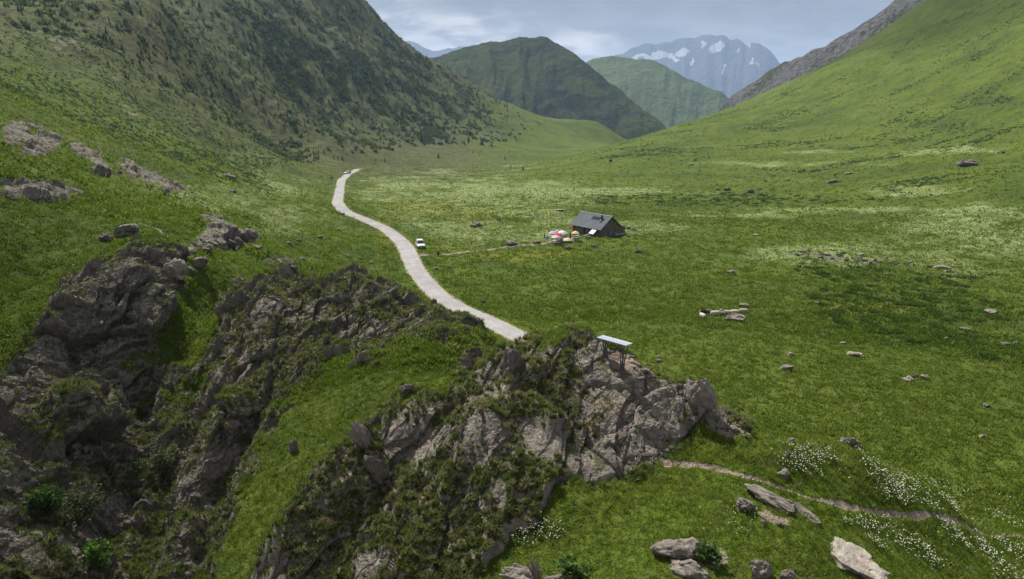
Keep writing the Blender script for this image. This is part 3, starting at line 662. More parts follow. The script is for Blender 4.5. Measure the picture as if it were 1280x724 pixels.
# ------------------------------------------------------------------ the air
def box_mesh(name, lo, hi):
    me = bpy.data.meshes.new(name); (a, b, c), (d, e, f) = lo, hi
    me.from_pydata([(a,b,c),(d,b,c),(d,e,c),(a,e,c),(a,b,f),(d,b,f),(d,e,f),(a,e,f)], [], [(0,3,2,1),(4,5,6,7),(0,1,5,4),(1,2,6,5),(2,3,7,6),(3,0,4,7)]); return me
hm = bpy.data.materials.new('hazy_air'); hm.use_nodes = True; t = NT(hm); t.n.remove(t.n['Principled BSDF'])
pv = t.add('ShaderNodeVolumePrincipled'); pv.inputs['Color'].default_value = (.48, .68, 1.0, 1); pv.inputs['Density'].default_value = HAZE; pv.inputs['Anisotropy'].default_value = .2
t.link(pv.outputs[0], t.n['Material Output'].inputs['Volume'])
S.cycles.volume_bounces = 0
hb = box_mesh('haze', (-11500, -400, -2600), (11500, 14500, 1190)); hb.materials.append(hm)
ho = bpy.data.objects.new('haze', hb); COL.objects.link(ho); ho['kind'] = 'stuff'
# ------------------------------------------------------------------ grass, tussocks and meadow plants as real blades
AREA = np.linalg.norm(np.cross(e1, e2), axis=-1).astype(F32)
def scatter(weight, n, power=1.6):
    wgt = (np.clip(weight, 0, None) * AREA / GR ** power)[:-1, :-1].ravel()
    cs = np.cumsum(wgt, dtype=np.float64); pick = np.searchsorted(cs, RNG.random(n) * cs[-1])
    i, j = np.unravel_index(pick, (NA - 1, NR - 1)); u, v = RNG.random(n), RNG.random(n)
    f = lambda G: G[i, j] * (1-u) * (1-v) + G[i+1, j] * u * (1-v) + G[i, j+1] * (1-u) * v + G[i+1, j+1] * u * v
    return np.stack([f(X), f(Y), f(Z)], -1), np.stack([N[i, j, 0], N[i, j, 1], N[i, j, 2]], -1), i, j
def blades(pos, nrm, k, h, w, spread, lean, tint, flag, wind=None, up=.55):
    """k bent blades per tuft; tint and flag ride along as a colour attribute"""
    n = len(pos); m = n * k
    p = np.repeat(pos, k, 0); nn = np.repeat(nrm, k, 0)
    hh = np.repeat(h, k) * RNG.uniform(.55, 1.15, m); ww = np.repeat(w, k) * RNG.uniform(.7, 1.3, m)
    th = RNG.uniform(0, 2 * np.pi, m); rad = np.sqrt(RNG.random(m)) * np.repeat(spread, k)
    out = np.stack([np.cos(th), np.sin(th), 0 * th], -1)
    out_t = out - nn * np.sum(out * nn, -1, keepdims=True)
    base = p + out_t * rad[:, None] - nn * (hh * .06)[:, None]
    a = nn * (1 - up) + np.array([0, 0, up]); a /= np.linalg.norm(a, axis=-1, keepdims=True)
    ln = RNG.uniform(.3, 1.0, m) * np.repeat(lean, k)
    tip_dir = a + out * ln[:, None] + RNG.normal(0, .12, (m, 3))
    if wind is not None: tip_dir = tip_dir + np.repeat(wind, k, 0) * RNG.uniform(.5, 1.1, m)[:, None]
    mid = base + (a * .8 + tip_dir * .2) * (hh * .52)[:, None]; tip = mid + tip_dir * (hh * .5)[:, None]; tip[:, 2] -= hh * .12 * ln
    tw = RNG.uniform(0, 2 * np.pi, m); side = np.stack([np.cos(tw), np.sin(tw), 0 * tw], -1) * (ww * .5)[:, None]
    V_ = np.stack([base - side, base + side, mid - side * .85, mid + side * .85, tip], 1).reshape(-1, 3)
    o = (np.arange(m, dtype=np.int32) * 5)[:, None, None]
    T_ = (o + np.array([[0, 1, 3], [0, 3, 2], [2, 3, 4]], np.int32)[None]).reshape(-1, 3)
    tn = np.clip(np.repeat(tint, k) + RNG.normal(0, .10, m), 0, 1)
    c = np.stack([np.repeat(tn, 5), np.tile(np.array([0, 0, .55, .55, 1.]), m), np.repeat(np.repeat(flag, k), 5), np.ones(m * 5)], -1)
    return V_, T_, c
def foliage(name, parts, mat, label=None):
    vs, ts, cs, o = [], [], [], 0
    for v, t_, c in parts: vs.append(v); ts.append(t_ + o); cs.append(c); o += len(v)
    me = bpy.data.meshes.new(name); fill_mesh(me, np.concatenate(vs), np.concatenate(ts), False)
    at = me.attributes.new('tint', 'FLOAT_COLOR', 'POINT'); at.data.foreach_set('color', np.concatenate(cs).astype(F32).ravel())
    me.materials.append(mat); ob = bpy.data.objects.new(name, me); COL.objects.link(ob); ob['kind'] = 'stuff'
    return ob
def leaf_material(name, dark, mid, light, flower=(.55, .58, .42), trans=.25):
    m, t, b = new_mat(name, .85, .05)
    A = t.add('ShaderNodeSeparateColor'); t.link(t.attr('tint').outputs['Color'], A.inputs[0]); tn, hgt, fl = A.outputs
    P = t.add('ShaderNodeNewGeometry').outputs['Position']
    v = t.math('ADD', t.math('MULTIPLY', t.noise(P, .22, 4, .6), .7), t.math('MULTIPLY', tn, .65)); 
    c = t.mix(t.ramp(v, .35, .65), dark, mid); c = t.mix(t.ramp(v, .62, .95), c, light)
    c = t.mix(t.math('MULTIPLY', fl, t.ramp(hgt, .2, .7, .35, 1)), c, flower)
    t.link(c, b.inputs['Base Color'])
    tr = t.add('ShaderNodeBsdfTranslucent'); t.link(c, tr.inputs['Color'])
    mx = t.add('ShaderNodeMixShader'); mx.inputs[0].default_value = trans; t.link(b.outputs[0], mx.inputs[1]); t.link(tr.outputs[0], mx.inputs[2])
    t.link(mx.outputs[0], t.n['Material Output'].inputs['Surface'])
    return m
M_GRASS = leaf_material('grass_blades', (.068, .118, .009), (.116, .180, .014), (.192, .238, .038), trans=.42)
M_TUSS = leaf_material('tussock_blades', (.070, .100, .022), (.125, .160, .038), (.200, .225, .080), (.30, .26, .14), trans=.4)
M_MEAD = leaf_material('meadow_leaves', (.066, .116, .010), (.116, .181, .015), (.192, .238, .040), (.42, .47, .22), trans=.42)
qn = 1 if not QUICK else .35
def sub(a, i, j): return a[i, j]
green = (1 - ROCK) * (1 - SOIL) * CLEAR
# the near slopes
wgt = green * (GR > 18) * (GR < 50) * sstep(.35, .6, green)
p, nr, i, j = scatter(wgt, int(56000 * qn), 1.9)
r = GR[i, j]; s = np.clip(r / 30, .75, 1.8); patch = fbm(p[:, 0] / 1.3, p[:, 1] / 1.3, 3, 801); 
n = len(p); hgt = RNG.uniform(.10, .22, n) * s * (1 + .7 * np.clip(patch, -.6, 1))
fg = blades(p, nr, 9, hgt, .022 * s, .13 * s, np.full(n, .75), np.clip(.5 + .45 * patch + RNG.normal(0, .15, n), 0, 1), (RNG.random(n) < .05) * .5)
foliage('grass', [fg], M_GRASS)
# tussocks among the rocks
edge = np.clip(zone, 0, 1) * (GR < 70) * (GR > 18) * (1 - .8 * solid) * (UPN > .42) * sstep(-.5, .5, med + .8 * fin) * (1 - .8 * SOIL)
parts = []
for cnt, r0, r1, k, sc in ((5200, 18, 36, 46, 1.0), (4800, 34, 70, 26, 1.35)):
    p, nr, i, j = scatter(edge * (GR > r0) * (GR < r1), int(cnt * qn), 1.6); n = len(p)
    sz = RNG.uniform(.5, 1.25, n) ** 1.5 * sc
    wd = np.tile(np.array([.45, -.45, -.25]), (n, 1)) * RNG.uniform(.4, 1.3, (n, 1))
    parts.append(blades(p, nr, k, (.30 * sz), np.full(n, .026 * sc), .11 * sz, np.full(n, .75), RNG.uniform(0, 1, n), (RNG.random(n) < .22) * RNG.uniform(.3, .9, n), wd, .7))
foliage('tussocks', parts, M_TUSS)
# short turf and leafy cushions between them
p, nr, i, j = scatter(np.clip(zone, 0, 1) * (1 - ROCK) * (GR < 72) * (GR > 18) * (1 - .9 * SOIL), int(24000 * qn), 1.7); n = len(p); s = np.clip(GR[i, j] / 34, .7, 1.8)
foliage('grass', [blades(p, nr, 7, RNG.uniform(.07, .18, n) * s, .026 * s, .11 * s, np.full(n, .9), RNG.uniform(0, .9, n), (RNG.random(n) < .15) * .6)], M_TUSS)
# left slope and gullies, then the valley meadow
CLUMP = np.where(GR < 110, fbm(X / 1.2, Y / 1.2, 3, 820), fbm(X / 2.6, Y / 2.6, 3, 821))
parts = []
for cnt, r0, r1, k, h0, h1, w0, sp, pw in ((62000, 47, 105, 6, .14, .38, .095, .30, 1.9), (52000, 95, 210, 5, .22, .55, .16, .5, 2.0), (40000, 190, 700, 4, .3, .65, .34, .9, 1.9)):
    mask = (1 - ROCK) * (1 - SOIL) * (GR > r0) * (GR < r1) * (RD > ROAD_HALF + .6) * (zone < .5) * (Z < 140) * (1 - .8 * SHRUB) * CLEAR * sstep(-1.0, .35, CLUMP)
    p, nr, i, j = scatter(mask, int(cnt * qn), pw); n = len(p)
    pt = fbm(p[:, 0] / 5, p[:, 1] / 5, 4, 811) * .7 + .7 * fbm(p[:, 0] / 22, p[:, 1] / 22, 3, 812); pl = PALE[i, j]; dk = DARK[i, j]
    pt2 = fbm(p[:, 0] / 1.4, p[:, 1] / 1.4, 3, 815); hh = RNG.uniform(h0, h1, n) * np.clip(1 + .5 * pt + .9 * pt2, .3, 2.2)
    tint = np.clip(.5 + .36 * pt + .35 * pt2 - .35 * dk + RNG.normal(0, .16, n), 0, 1)
    parts.append(blades(p, nr, k, hh, np.full(n, w0), np.full(n, sp), np.full(n, 1.1), tint, np.where(RNG.random(n) < pl * .8, RNG.uniform(.4, 1, n), (RNG.random(n) < .02) * .4)))
foliage('meadow_plants', parts, M_MEAD)
# ------------------------------------------------------------------ helpers for things
def tag(o, label=None, cat=None, group=None, kind=None):
    if label: o['label'] = label
    if cat: o['category'] = cat
    if group: o['group'] = group
    if kind: o['kind'] = kind
    return o
def thing(name, label, cat, loc, rz=0.0, group=None):
    o = bpy.data.objects.new(name, None); COL.objects.link(o); o.location = loc; o.rotation_euler = (0, 0, rz); o.empty_display_size = .3
    return tag(o, label, cat, group)
class MB:
    """collects shapes and links them as ONE mesh object"""
    def __init__(s): s.bm = bmesh.new()
    def box(s, lo, hi, bevel=0.0, M=None):
        r = bmesh.ops.create_cube(s.bm, size=1); v = r['verts']
        for q in v: q.co = Vector([(lo[k] + hi[k]) / 2 + q.co[k] * (hi[k] - lo[k]) for k in range(3)])
        if bevel:
            es = list({e for q in v for e in q.link_edges}); r = bmesh.ops.bevel(s.bm, geom=es, offset=bevel, segments=2, affect='EDGES', profile=.6); v = list({q for f in r['faces'] for q in f.verts} | {q for q in v if q.is_valid})
        if M is not None:
            for q in v: q.co = M @ q.co
        return s
    def tube(s, pts, rad, seg=8, caps=True, flat=None):
        rings = []; pts = [Vector(p) for p in pts]
        for i, p in enumerate(pts):
            d = (pts[min(i + 1, len(pts) - 1)] - pts[max(i - 1, 0)]).normalized()
            a = Vector((0, 0, 1)) if abs(d.z) < .9 else Vector((1, 0, 0)); u = d.cross(a).normalized(); w_ = u.cross(d)
            rr = rad[i] if hasattr(rad, '__len__') else rad; ru, rw = rr if hasattr(rr, '__len__') else (rr, rr)
            rings.append([s.bm.verts.new(p + u * math.cos(2 * math.pi * k / seg) * ru + w_ * math.sin(2 * math.pi * k / seg) * rw) for k in range(seg)])
        for A, B in zip(rings, rings[1:]):
            for k in range(seg): s.bm.faces.new((A[k], A[(k + 1) % seg], B[(k + 1) % seg], B[k]))
        if caps: s.bm.faces.new(rings[0][::-1]); s.bm.faces.new(rings[-1])
        return s
    def poly(s, pts): s.bm.faces.new([s.bm.verts.new(p) for p in pts]); return s
    def prism(s, pts, off):
        a = [s.bm.verts.new(p) for p in pts]; b = [s.bm.verts.new(Vector(p) + Vector(off)) for p in pts]; n = len(pts)
        s.bm.faces.new(a[::-1]); s.bm.faces.new(b)
        for k in range(n): s.bm.faces.new((a[k], a[(k + 1) % n], b[(k + 1) % n], b[k]))
        return s
    def build(s, name, mat, parent=None, smooth=False):
        bmesh.ops.recalc_face_normals(s.bm, faces=s.bm.faces[:])
        me = bpy.data.meshes.new(name); s.bm.to_mesh(me); s.bm.free(); me.materials.append(mat)
        if smooth: me.polygons.foreach_set('use_smooth', [True] * len(me.polygons))
        o = bpy.data.objects.new(name, me); COL.objects.link(o); o.parent = parent; return o
def copy_tree(o, parent=None):
    c = o.copy(); COL.objects.link(c)
    if parent: c.parent = parent
    for ch in [x for x in o.children]: copy_tree(ch, c)
    return c
def remeshed(name, mb, voxel, mat, parent=None):
    """one continuous skin round joined tapering limbs"""
    o = mb.build(name, mat, None, True); md = o.modifiers.new('r', 'REMESH'); md.mode = 'VOXEL'; md.voxel_size = voxel; md.use_smooth_shade = True
    sm = o.modifiers.new('s', 'SMOOTH'); sm.iterations = 4; sm.factor = .5
    dg = bpy.context.evaluated_depsgraph_get(); me = bpy.data.meshes.new_from_object(o.evaluated_get(dg)); old = o.data; o.modifiers.clear(); o.data = me; bpy.data.meshes.remove(old)
    me.name = name; me.materials.clear(); me.materials.append(mat); o.parent = parent; return o

# ------------------------------------------------------------------ the road
m, t, b = new_mat('worn_asphalt', .9, .2); Pn = t.add('ShaderNodeNewGeometry').outputs['Position']
c = t.mix(t.ramp(t.noise(Pn, .25, 5, .65), .35, .65), (.235, .225, .218), (.315, .302, .294)); c = t.mix(t.ramp(t.noise(Pn, 1.6, 5, .7), .58, .72, 0, .5), c, (.19, .172, .165)); c = t.mix(t.ramp(t.noise(Pn, 14, 3, .7), .5, .75, 0, .4), c, (.42, .40, .385))
cr = t.voro(t.scalevec(Pn, (.5, .5, .5)), 1.1, 'DISTANCE_TO_EDGE'); c = t.mix(t.ramp(cr, .03, .005, 0, .45), c, (.16, .145, .135))
la = t.attr('across').outputs['Fac']; ab = t.math('ABSOLUTE', la); jit = t.math('ADD', ab, t.math('MULTIPLY', t.math('SUBTRACT', t.noise(Pn, .5, 4, .6), .5), .3))
tr_ = t.math('SUBTRACT', 1.0, t.math('MULTIPLY', t.math('ABSOLUTE', t.math('SUBTRACT', jit, .46)), 6.0), True); c = t.mix(t.math('MULTIPLY', tr_, .30), c, (.21, .19, .18))
c = t.mix(t.ramp(jit, .80, .98, 0, .75), c, (.27, .225, .18))
t.link(c, b.inputs['Base Color']); M_ROAD = m
tan = np.gradient(ROAD, axis=0); tan /= np.linalg.norm(tan, axis=1, keepdims=True); nor = np.stack([-tan[:, 1], tan[:, 0]], 1)
lat = np.linspace(-1, 1, 9); n = len(ROAD)
wl = ROAD_HALF + .22 * fbm(np.arange(n) / 5., np.zeros(n), 3, 901); wr = ROAD_HALF + .22 * fbm(np.arange(n) / 5., np.ones(n) * 9.3, 3, 902)
off = np.where(lat[None] < 0, lat[None] * wr[:, None], lat[None] * wl[:, None])
rx = ROAD[:, None, 0] + nor[:, None, 0] * off; ry = ROAD[:, None, 1] + nor[:, None, 1] * off; rz = ROADZ[:, None] + .07 - .05 * lat[None] ** 2
me = bpy.data.meshes.new('road'); idx = np.arange(n * 9, dtype=np.int32).reshape(n, 9)
fill_mesh(me, np.stack([rx, ry, rz], -1).reshape(-1, 3), np.stack([idx[:-1, :-1], idx[:-1, 1:], idx[1:, 1:], idx[1:, :-1]], -1).reshape(-1, 4)); me.flip_normals() if me.polygons[0].normal.z < 0 else None
at = me.attributes.new('across', 'FLOAT', 'POINT'); at.data.foreach_set('value', np.ascontiguousarray(np.broadcast_to(lat, (n, 9)), F32).ravel()); me.materials.append(M_ROAD); tag(bpy.data.objects.new('road', me), kind='structure'); COL.objects.link(bpy.data.objects['road'])

# ------------------------------------------------------------------ boulders
def rock_mat(name, tone, grain=1.6, lift=(0, 0, 0)):
    m, t, b = new_mat(name, .92, .15); Pn = t.add('ShaderNodeTexCoord').outputs['Object']; ob = t.add('ShaderNodeObjectInfo')
    v = t.add('ShaderNodeVectorMath', operation='ADD'); t.link(Pn, v.inputs[0]); sc_ = t.add('ShaderNodeVectorMath', operation='SCALE'); t.link(ob.outputs['Location'], sc_.inputs[0]); sc_.inputs['Scale'].default_value = 1.37; t.link(sc_.outputs[0], v.inputs[1])
    c, h = rock_nodes(t, v.outputs[0], grain); c = t.mix(1.0, c, (tone, tone, tone * .99), 'MULTIPLY')
    t.link(c, b.inputs['Base Color']); t.link(t.bump(h, .9, .12), b.inputs['Normal']); return m
M_ROCK = rock_mat('grey_boulder', 1.0); M_ROCKD = rock_mat('dark_boulder', .62); M_ROCKP = rock_mat('pale_boulder', 1.35)
def boulder_mesh(name, seed, sub=4, cuts=9, flat=.55, rough=.14):
    rg = np.random.default_rng(seed); bm = bmesh.new(); bmesh.ops.create_icosphere(bm, subdivisions=sub, radius=1)
    co = np.array([v.co[:] for v in bm.verts])
    for _ in range(cuts):
        d = rg.normal(size=3); d[2] *= .7; d /= np.linalg.norm(d); h = rg.uniform(.5, .86); s_ = co @ d; k = s_ > h; co[k] -= np.outer((s_[k] - h) * .94, d)
    x, y, z = co.T * 1.0; v, bd = facets(x * 1.5 + seed, y * 1.5, z * 1.5, seed); v2, b2 = facets(x * 4 + seed, y * 4, z * 4, seed + 5)
    f = 1 + rough * 2.0 * v + rough * .7 * v2 - rough * .5 * np.exp(-(bd / .07) ** 2) + rough * .5 * fbm(x * 5 + seed, (y + z) * 5, 3, seed)
    co = co * f[:, None]; co[:, 2] *= flat / .55
    for vert, c_ in zip(bm.verts, co): vert.co = c_
    me = bpy.data.meshes.new(name); bm.to_mesh(me); bm.free(); ext = co.max(0) - co.min(0)
    me['ext'] = [float(e) for e in ext]; me['low'] = float(co[:, 2].min()); return me
BM = [boulder_mesh('boulder', 100 + 13 * k, 3 if QUICK else 4, 13 + k % 4, .5 + .06 * (k % 3)) for k in range(9)]
MB_MATS = {}
def boulder(px, py, wpx, hpx, label, k=0, mat=None, rz=None, deep=.75, sink=.3, group=None, cat='boulder', tilt=(0, 0), name='boulder', rmin=19):
    p = ground_at(px, py, rmin); s = px_m(p); w_, h_ = wpx / s, hpx / s * (.85 if py < 500 else .95)
    key = (k, mat.name if mat else 'x')
    if key not in MB_MATS:
        me = BM[k].copy(); me.materials.clear(); me.materials.append(mat or M_ROCK); MB_MATS[key] = me
    me = MB_MATS[key]; e = BM[k]['ext']; o = bpy.data.objects.new(name, me); COL.objects.link(o)
    H_ = h_ / (1 - sink); o.scale = (w_ / e[0], w_ * deep / e[1], H_ / e[2]); o.rotation_euler = (tilt[0], tilt[1], rz if rz is not None else RNG.uniform(-.3, .3))
    o.location = p + Vector((0, w_ * deep * .25, H_ * .5 - H_ * sink)); return tag(o, label, cat, group)
def slab(px, py, wpx, depth, thick, label, k=0, mat=None, rz=0.0, sink=.5):
    """a sheet of rock lying along the slope"""
    o = boulder(px, py, wpx, 10, label, k, mat, 0); p = ground_at(px, py); e = BM[k]['ext']; w_ = wpx / px_m(p)
    i = int((math.atan2(p.x, p.y) - AZ0) / (AZ[1] - AZ0)); j = int(np.interp(math.log(math.hypot(p.x, p.y)), LR, np.arange(NR))); nn = Vector(N[i-8:i+9, j-8:j+9].reshape(-1, 3).mean(0)).normalized()
    q_ = nn.to_track_quat('Z', 'Y'); M = Vector((0, 0, 1)).rotation_difference(nn).to_matrix() @ Matrix.Rotation(rz, 3, 'Z')
    o.rotation_euler = M.to_euler(); o.scale = (w_ / e[0], depth / e[1], thick / e[2]); o.location = p + nn * thick * (.5 - sink); return o
D_, P_ = M_ROCKD, M_ROCKP
# px, py of the foot, width and height in the photograph
for q in [
 (284,223,21,7,'long flat grey boulder lying alone in the left meadow',0,None), (291,240,9,5,'small grey stone below the long flat boulder of the left meadow',1,None),
 (161,163,7,4,'pale stone high on the left meadow below the hillside outcrops',2,P_), (251,196,7,4,'small pale stone in the upper left meadow, uphill of the long flat boulder',3,P_),
 (231,167,6,3,'little stone at the foot of the left hillside outcrops',4,None),
 (152,295,34,19,'rounded grey boulder beside the dark ditch on the left slope',3,None), (130,300,18,10,'smaller grey boulder just left of the rounded one by the ditch',5,None),
 (309,300,21,16,'angular grey boulder at the right end of the rock band on the left slope',6,None), (271,313,26,18,'blocky upright grey boulder in the middle of the left rock band',7,None),
 (258,315,16,13,'squarish boulder touching the left side of the blocky one in the rock band',1,None), (286,308,17,12,'dark boulder between the blocky and the angular one of the rock band',8,D_), (297,305,13,10,'small boulder beside the angular one in the left rock band',2,None),
 (319,310,15,5,'pale flat stone right below the angular boulder of the rock band',4,P_), (334,317,6,6,'small dark stone in the grass right of the rock band',5,D_),
 (350,331,15,9,'pale rounded stone behind the top of the central crag',0,P_), (360,306,10,5,'pale flat stone in the grass between rock band and road',2,P_), (398,298,11,4,'grey flat stone in the grass left of the road bend',3,None), (406,299,5,3,'tiny stone beside the flat grey one left of the road bend',1,P_), (373,302,8,4,'small stone between the rock band and the road bend',6,None),
 (367,336,9,6,'small grey stone just above the central crag',7,None), (378,325,7,4,'tiny pale stone above the central crag towards the road',8,P_),
 (218,346,27,25,'pointed pale topped boulder at the right edge of the left cliff',6,P_), (245,332,24,13,'low boulder above the pointed one on the cliff edge',3,None), (206,374,18,8,'flat pale slab below the pointed boulder on the cliff edge',4,P_), (236,341,16,10,'small boulder joining the pointed and the low one on the cliff edge',2,None),
 (435,321,9,4,'pale stone in the grass left of the parked car across the road',0,P_), (464,329,7,4,'pale stone beside the left edge of the road opposite the car',1,P_), (422,288,6,3,'little stone by the small roadside box',2,P_), (414,223,5,3,'small pale stone left of the far white car',3,P_), (450,324,5,3,'tiny stone between the two pale ones left of the road',6,P_),
 (594,284,20,8,'wide flat grey boulder in the pale meadow between road and hut',5,None), (624,276,6,4,'small dark stone uphill of the wide flat boulder in the pale meadow',7,D_), (640,307,16,7,'pale grey boulder beside the track halfway to the hut',8,None), (669,305,12,5,'flat grey stone by the track close to the terrace',3,None),
 (546,337,8,4,'pale stone in the meadow below the track junction',4,P_), (611,327,6,3,'tiny stone below the track in the yellow flowers',1,None), (604,379,7,5,'dark stone in the grass right of the road near the crag',2,D_), (562,335,6,3,'tiny pale stone right of the one below the track junction',0,P_),
 (710,312,7,5,'grey stone below the terrace parasols',6,None), (743,309,6,4,'small stone in the grass below the hut gable',7,None), (799,316,12,6,'grey boulder in the meadow right below the hut',0,None), (786,286,11,4,'pale heap stone behind the low end of the hut',4,P_), (791,288,7,4,'smaller pale stone at the end of the hut beside the heap stone',2,P_), (698,264,15,3,'low wide stone in the grass behind the terrace',3,P_), (785,296,4,3,'tiny pale stone right of the hut wall',5,P_),
 (914,343,13,6,'grey boulder in the meadow above the sheep',6,None), (931,384,13,6,'pale jagged stone just above the resting sheep',7,P_), (921,402,25,12,'big rounded grey boulder next to the resting sheep',1,None),
 (989,445,11,5,'pale flat stone above the grey boulder of the lower meadow',2,P_), (983,464,17,9,'grey rounded boulder in the lower meadow right of the table',3,None), (1069,445,20,6,'long pale stone in the middle of the right meadow',4,P_),
 (1136,477,18,7,'pale stone, lowest of the cluster of three in the right meadow',5,P_), (1144,473,9,6,'dark stone in the middle of the cluster of three in the right meadow',6,D_), (1157,475,11,8,'pale upright stone at the right of the cluster of three',7,P_),
 (1241,392,21,6,'pale flat stone in the dark shrubs near the right edge',8,P_), (1180,336,20,5,'wide pale slab at the lower edge of the right flower field',0,P_), (945,295,8,4,'small stone in the pale meadow right of the hut',1,P_), (1110,381,5,4,'tiny white stone in the dark green of the right meadow',2,P_), (1054,430,8,3,'thin pale stone above the long pale stone in the right meadow',3,P_), (1023,380,6,3,'thin little stone above the cluster, between sheep and right edge',7,P_),
 (1258,432,14,5,'low rubble block at the far right edge of the meadow',4,None), (1271,430,9,4,'smaller rubble block beside it at the far right edge',5,None), (1183,424,7,3,'small pale stone among dark shrubs above the cluster of three',6,P_), (1208,413,13,4,'flat grey stone above the small pale one among the dark shrubs',7,None),
 (1234,509,10,5,'pale stone low in the meadow, upper of two near the right edge',8,P_), (1230,548,10,6,'pale stone low in the meadow, lower of two near the right edge',0,P_),
 (1211,207,25,10,'large dark boulder standing alone on the right slope',1,D_), (1254,192,6,4,'small dark stone uphill of the large dark boulder',2,D_), (1040,229,14,5,'flat dark boulder at the foot of the right slope',3,D_), (939,242,10,7,'dark boulder in the group of stones on the far meadow',4,D_), (949,238,9,4,'flat dark stone behind the dark boulder of the far group',5,D_), (909,238,11,4,'flat dark stone left of the far group of boulders',6,D_), (898,238,6,3,'tiny dark stone beside the flat dark one on the far meadow',7,D_), (930,243,6,3,'small stone touching the left of the far dark boulder',8,None), (869,201,5,3,'tiny dark stone on the toe of the right slope',0,D_), (957,227,5,3,'tiny dark stone above the far group of boulders',1,D_), (985,226,6,3,'small pale stone between the far group and the flat dark boulder',2,None), (1061,218,11,3,'flat grey stone uphill of the flat dark boulder',3,None), (763,202,5,4,'dark block on the ridge where the right slope begins',4,D_),
 ]:
    px, py, wp, hp, lab, k, mt = q; boulder(px, py, wp, hp, lab, k, mt)
# the rock ruin of piled stones in the right meadow
for i in range(34):
    u = RNG.random(); px = 985 + 150 * u + RNG.normal(0, 8); py = 317 + 14 * u + RNG.normal(0, 2.6)
    boulder(px, py, RNG.uniform(4, 9), RNG.uniform(2.5, 5), 'grey stone in the long broken heap across the right meadow', int(RNG.integers(9)), (None, D_, P_)[i % 3], group='stones of the heap in the right meadow', cat='stone', name='stone')
# close boulders and slabs (own shapes)
near_rocks = [
 (872,513,42,46,'big smooth grey boulder on the ridge right of the panorama table',dict(k=4,deep=.9,sink=.22,rz=.5)),
 (641,470,34,44,'dark upright boulder on the crag left of the panorama table',dict(k=2,mat=D_,deep=.8,sink=.3,rz=.2)),
 (1062,559,26,15,'grey boulder on the grassy crest above the white flowers',dict(k=4,deep=.7,rz=.1)),
 (989,553,9,6,'small pale stone on the crest left of the grey boulder',dict(k=3,mat=P_)), (985,572,10,11,'small upright stone among flowers above the path',dict(k=5)), (979,597,19,10,'low pale stone just above the footpath',dict(k=6,mat=P_)),
   (933,640,25,18,'small grey rock against the left end of the long sloping slab',dict(k=8,deep=.8)),
 (955,657,10,7,'loose stone on bare soil below the long sloping slab',dict(k=2,mat=P_)), (975,658,8,6,'loose pale stone beside the other on the bare soil',dict(k=4,mat=P_)),
 
  
 (953,724,34,28,'dark grey rock at the lower edge between jagged rock and smooth slab',dict(k=8,deep=.7,sink=.35)), (986,728,22,18,'small rock beside the dark one at the lower edge',dict(k=7,sink=.35)),
 (650,726,48,20,'low lichen covered rock at the lower edge below the crag',dict(k=1,deep=.6,sink=.4)), 
 (365,566,12,20,'pale upright stone alone in the green gully',dict(k=3,mat=P_,deep=.6)), (773,470,14,5,'thin flat stone on the bare ground right of the table legs',dict(k=2,mat=P_)), (806,464,14,5,'flat loose stone on the trodden ground by the table',dict(k=4,mat=P_)), (801,474,11,4,'small flat stone in front of the loose one by the table',dict(k=6,mat=P_)),
 (900,535,16,9,'pale rock on the bare ledge below the big smooth boulder',dict(k=5,mat=P_)), (917,539,14,7,'pale stone at the tip of the bare ledge',dict(k=7,mat=P_)),
 (508,490,20,12,'tilted grey slab at the top of the lower rib',dict(k=8,deep=.5,tilt=(0,-.4))), (453,560,24,36,'tall pale slab on the edge of the lower rib above the gully',dict(k=6,deep=.5,tilt=(0,-.5))), (470,600,30,40,'dark cracked slab in the lower rib beside the tall pale one',dict(k=2,mat=D_,deep=.6,tilt=(0,-.4))),
]
for px, py, wp, hp, lab, kw in near_rocks: boulder(px, py, wp, hp, lab, **kw)
slab(966, 626, 66, .95, .75, 'long sloping grey slab below the footpath', 7, None, -.62)
slab(1003, 640, 52, .8, .5, 'flat cracked slab joined to the lower end of the long sloping one', 1, None, -.6)
slab(1060, 700, 84, 1.9, .8, 'broad smooth pale slab near the lower edge, right of centre', 3, M_ROCKP, -.7)
slab(842, 688, 62, 1.0, .9, 'jagged grey rock with a sharp upper edge in the front grass', 6, None, -.35, .45)
slab(858, 712, 56, .9, .7, 'lower block of the jagged rock, half sunk in grass', 5, None, -.3, .45)
slab(692, 726, 54, .6, .4, 'flat rock right of the lichen covered one at the lower edge', 0)
for i in range(40):       # loose bits on the trodden ground and screes
    px, py = [(RNG.uniform(770, 830), RNG.uniform(446, 472)), (RNG.uniform(850, 925), RNG.uniform(505, 538)), (RNG.uniform(700, 830), RNG.uniform(565, 582)), (RNG.uniform(560, 680), RNG.uniform(490, 560))][i % 4]
    wv = RNG.uniform(3, 8); boulder(px, py, wv, wv * RNG.uniform(.4, .7), 'loose pale stone on the bare ground of the front crag', i % 9, (P_, None)[i % 2], group='loose stones on the front crag', cat='stone', name='stone')
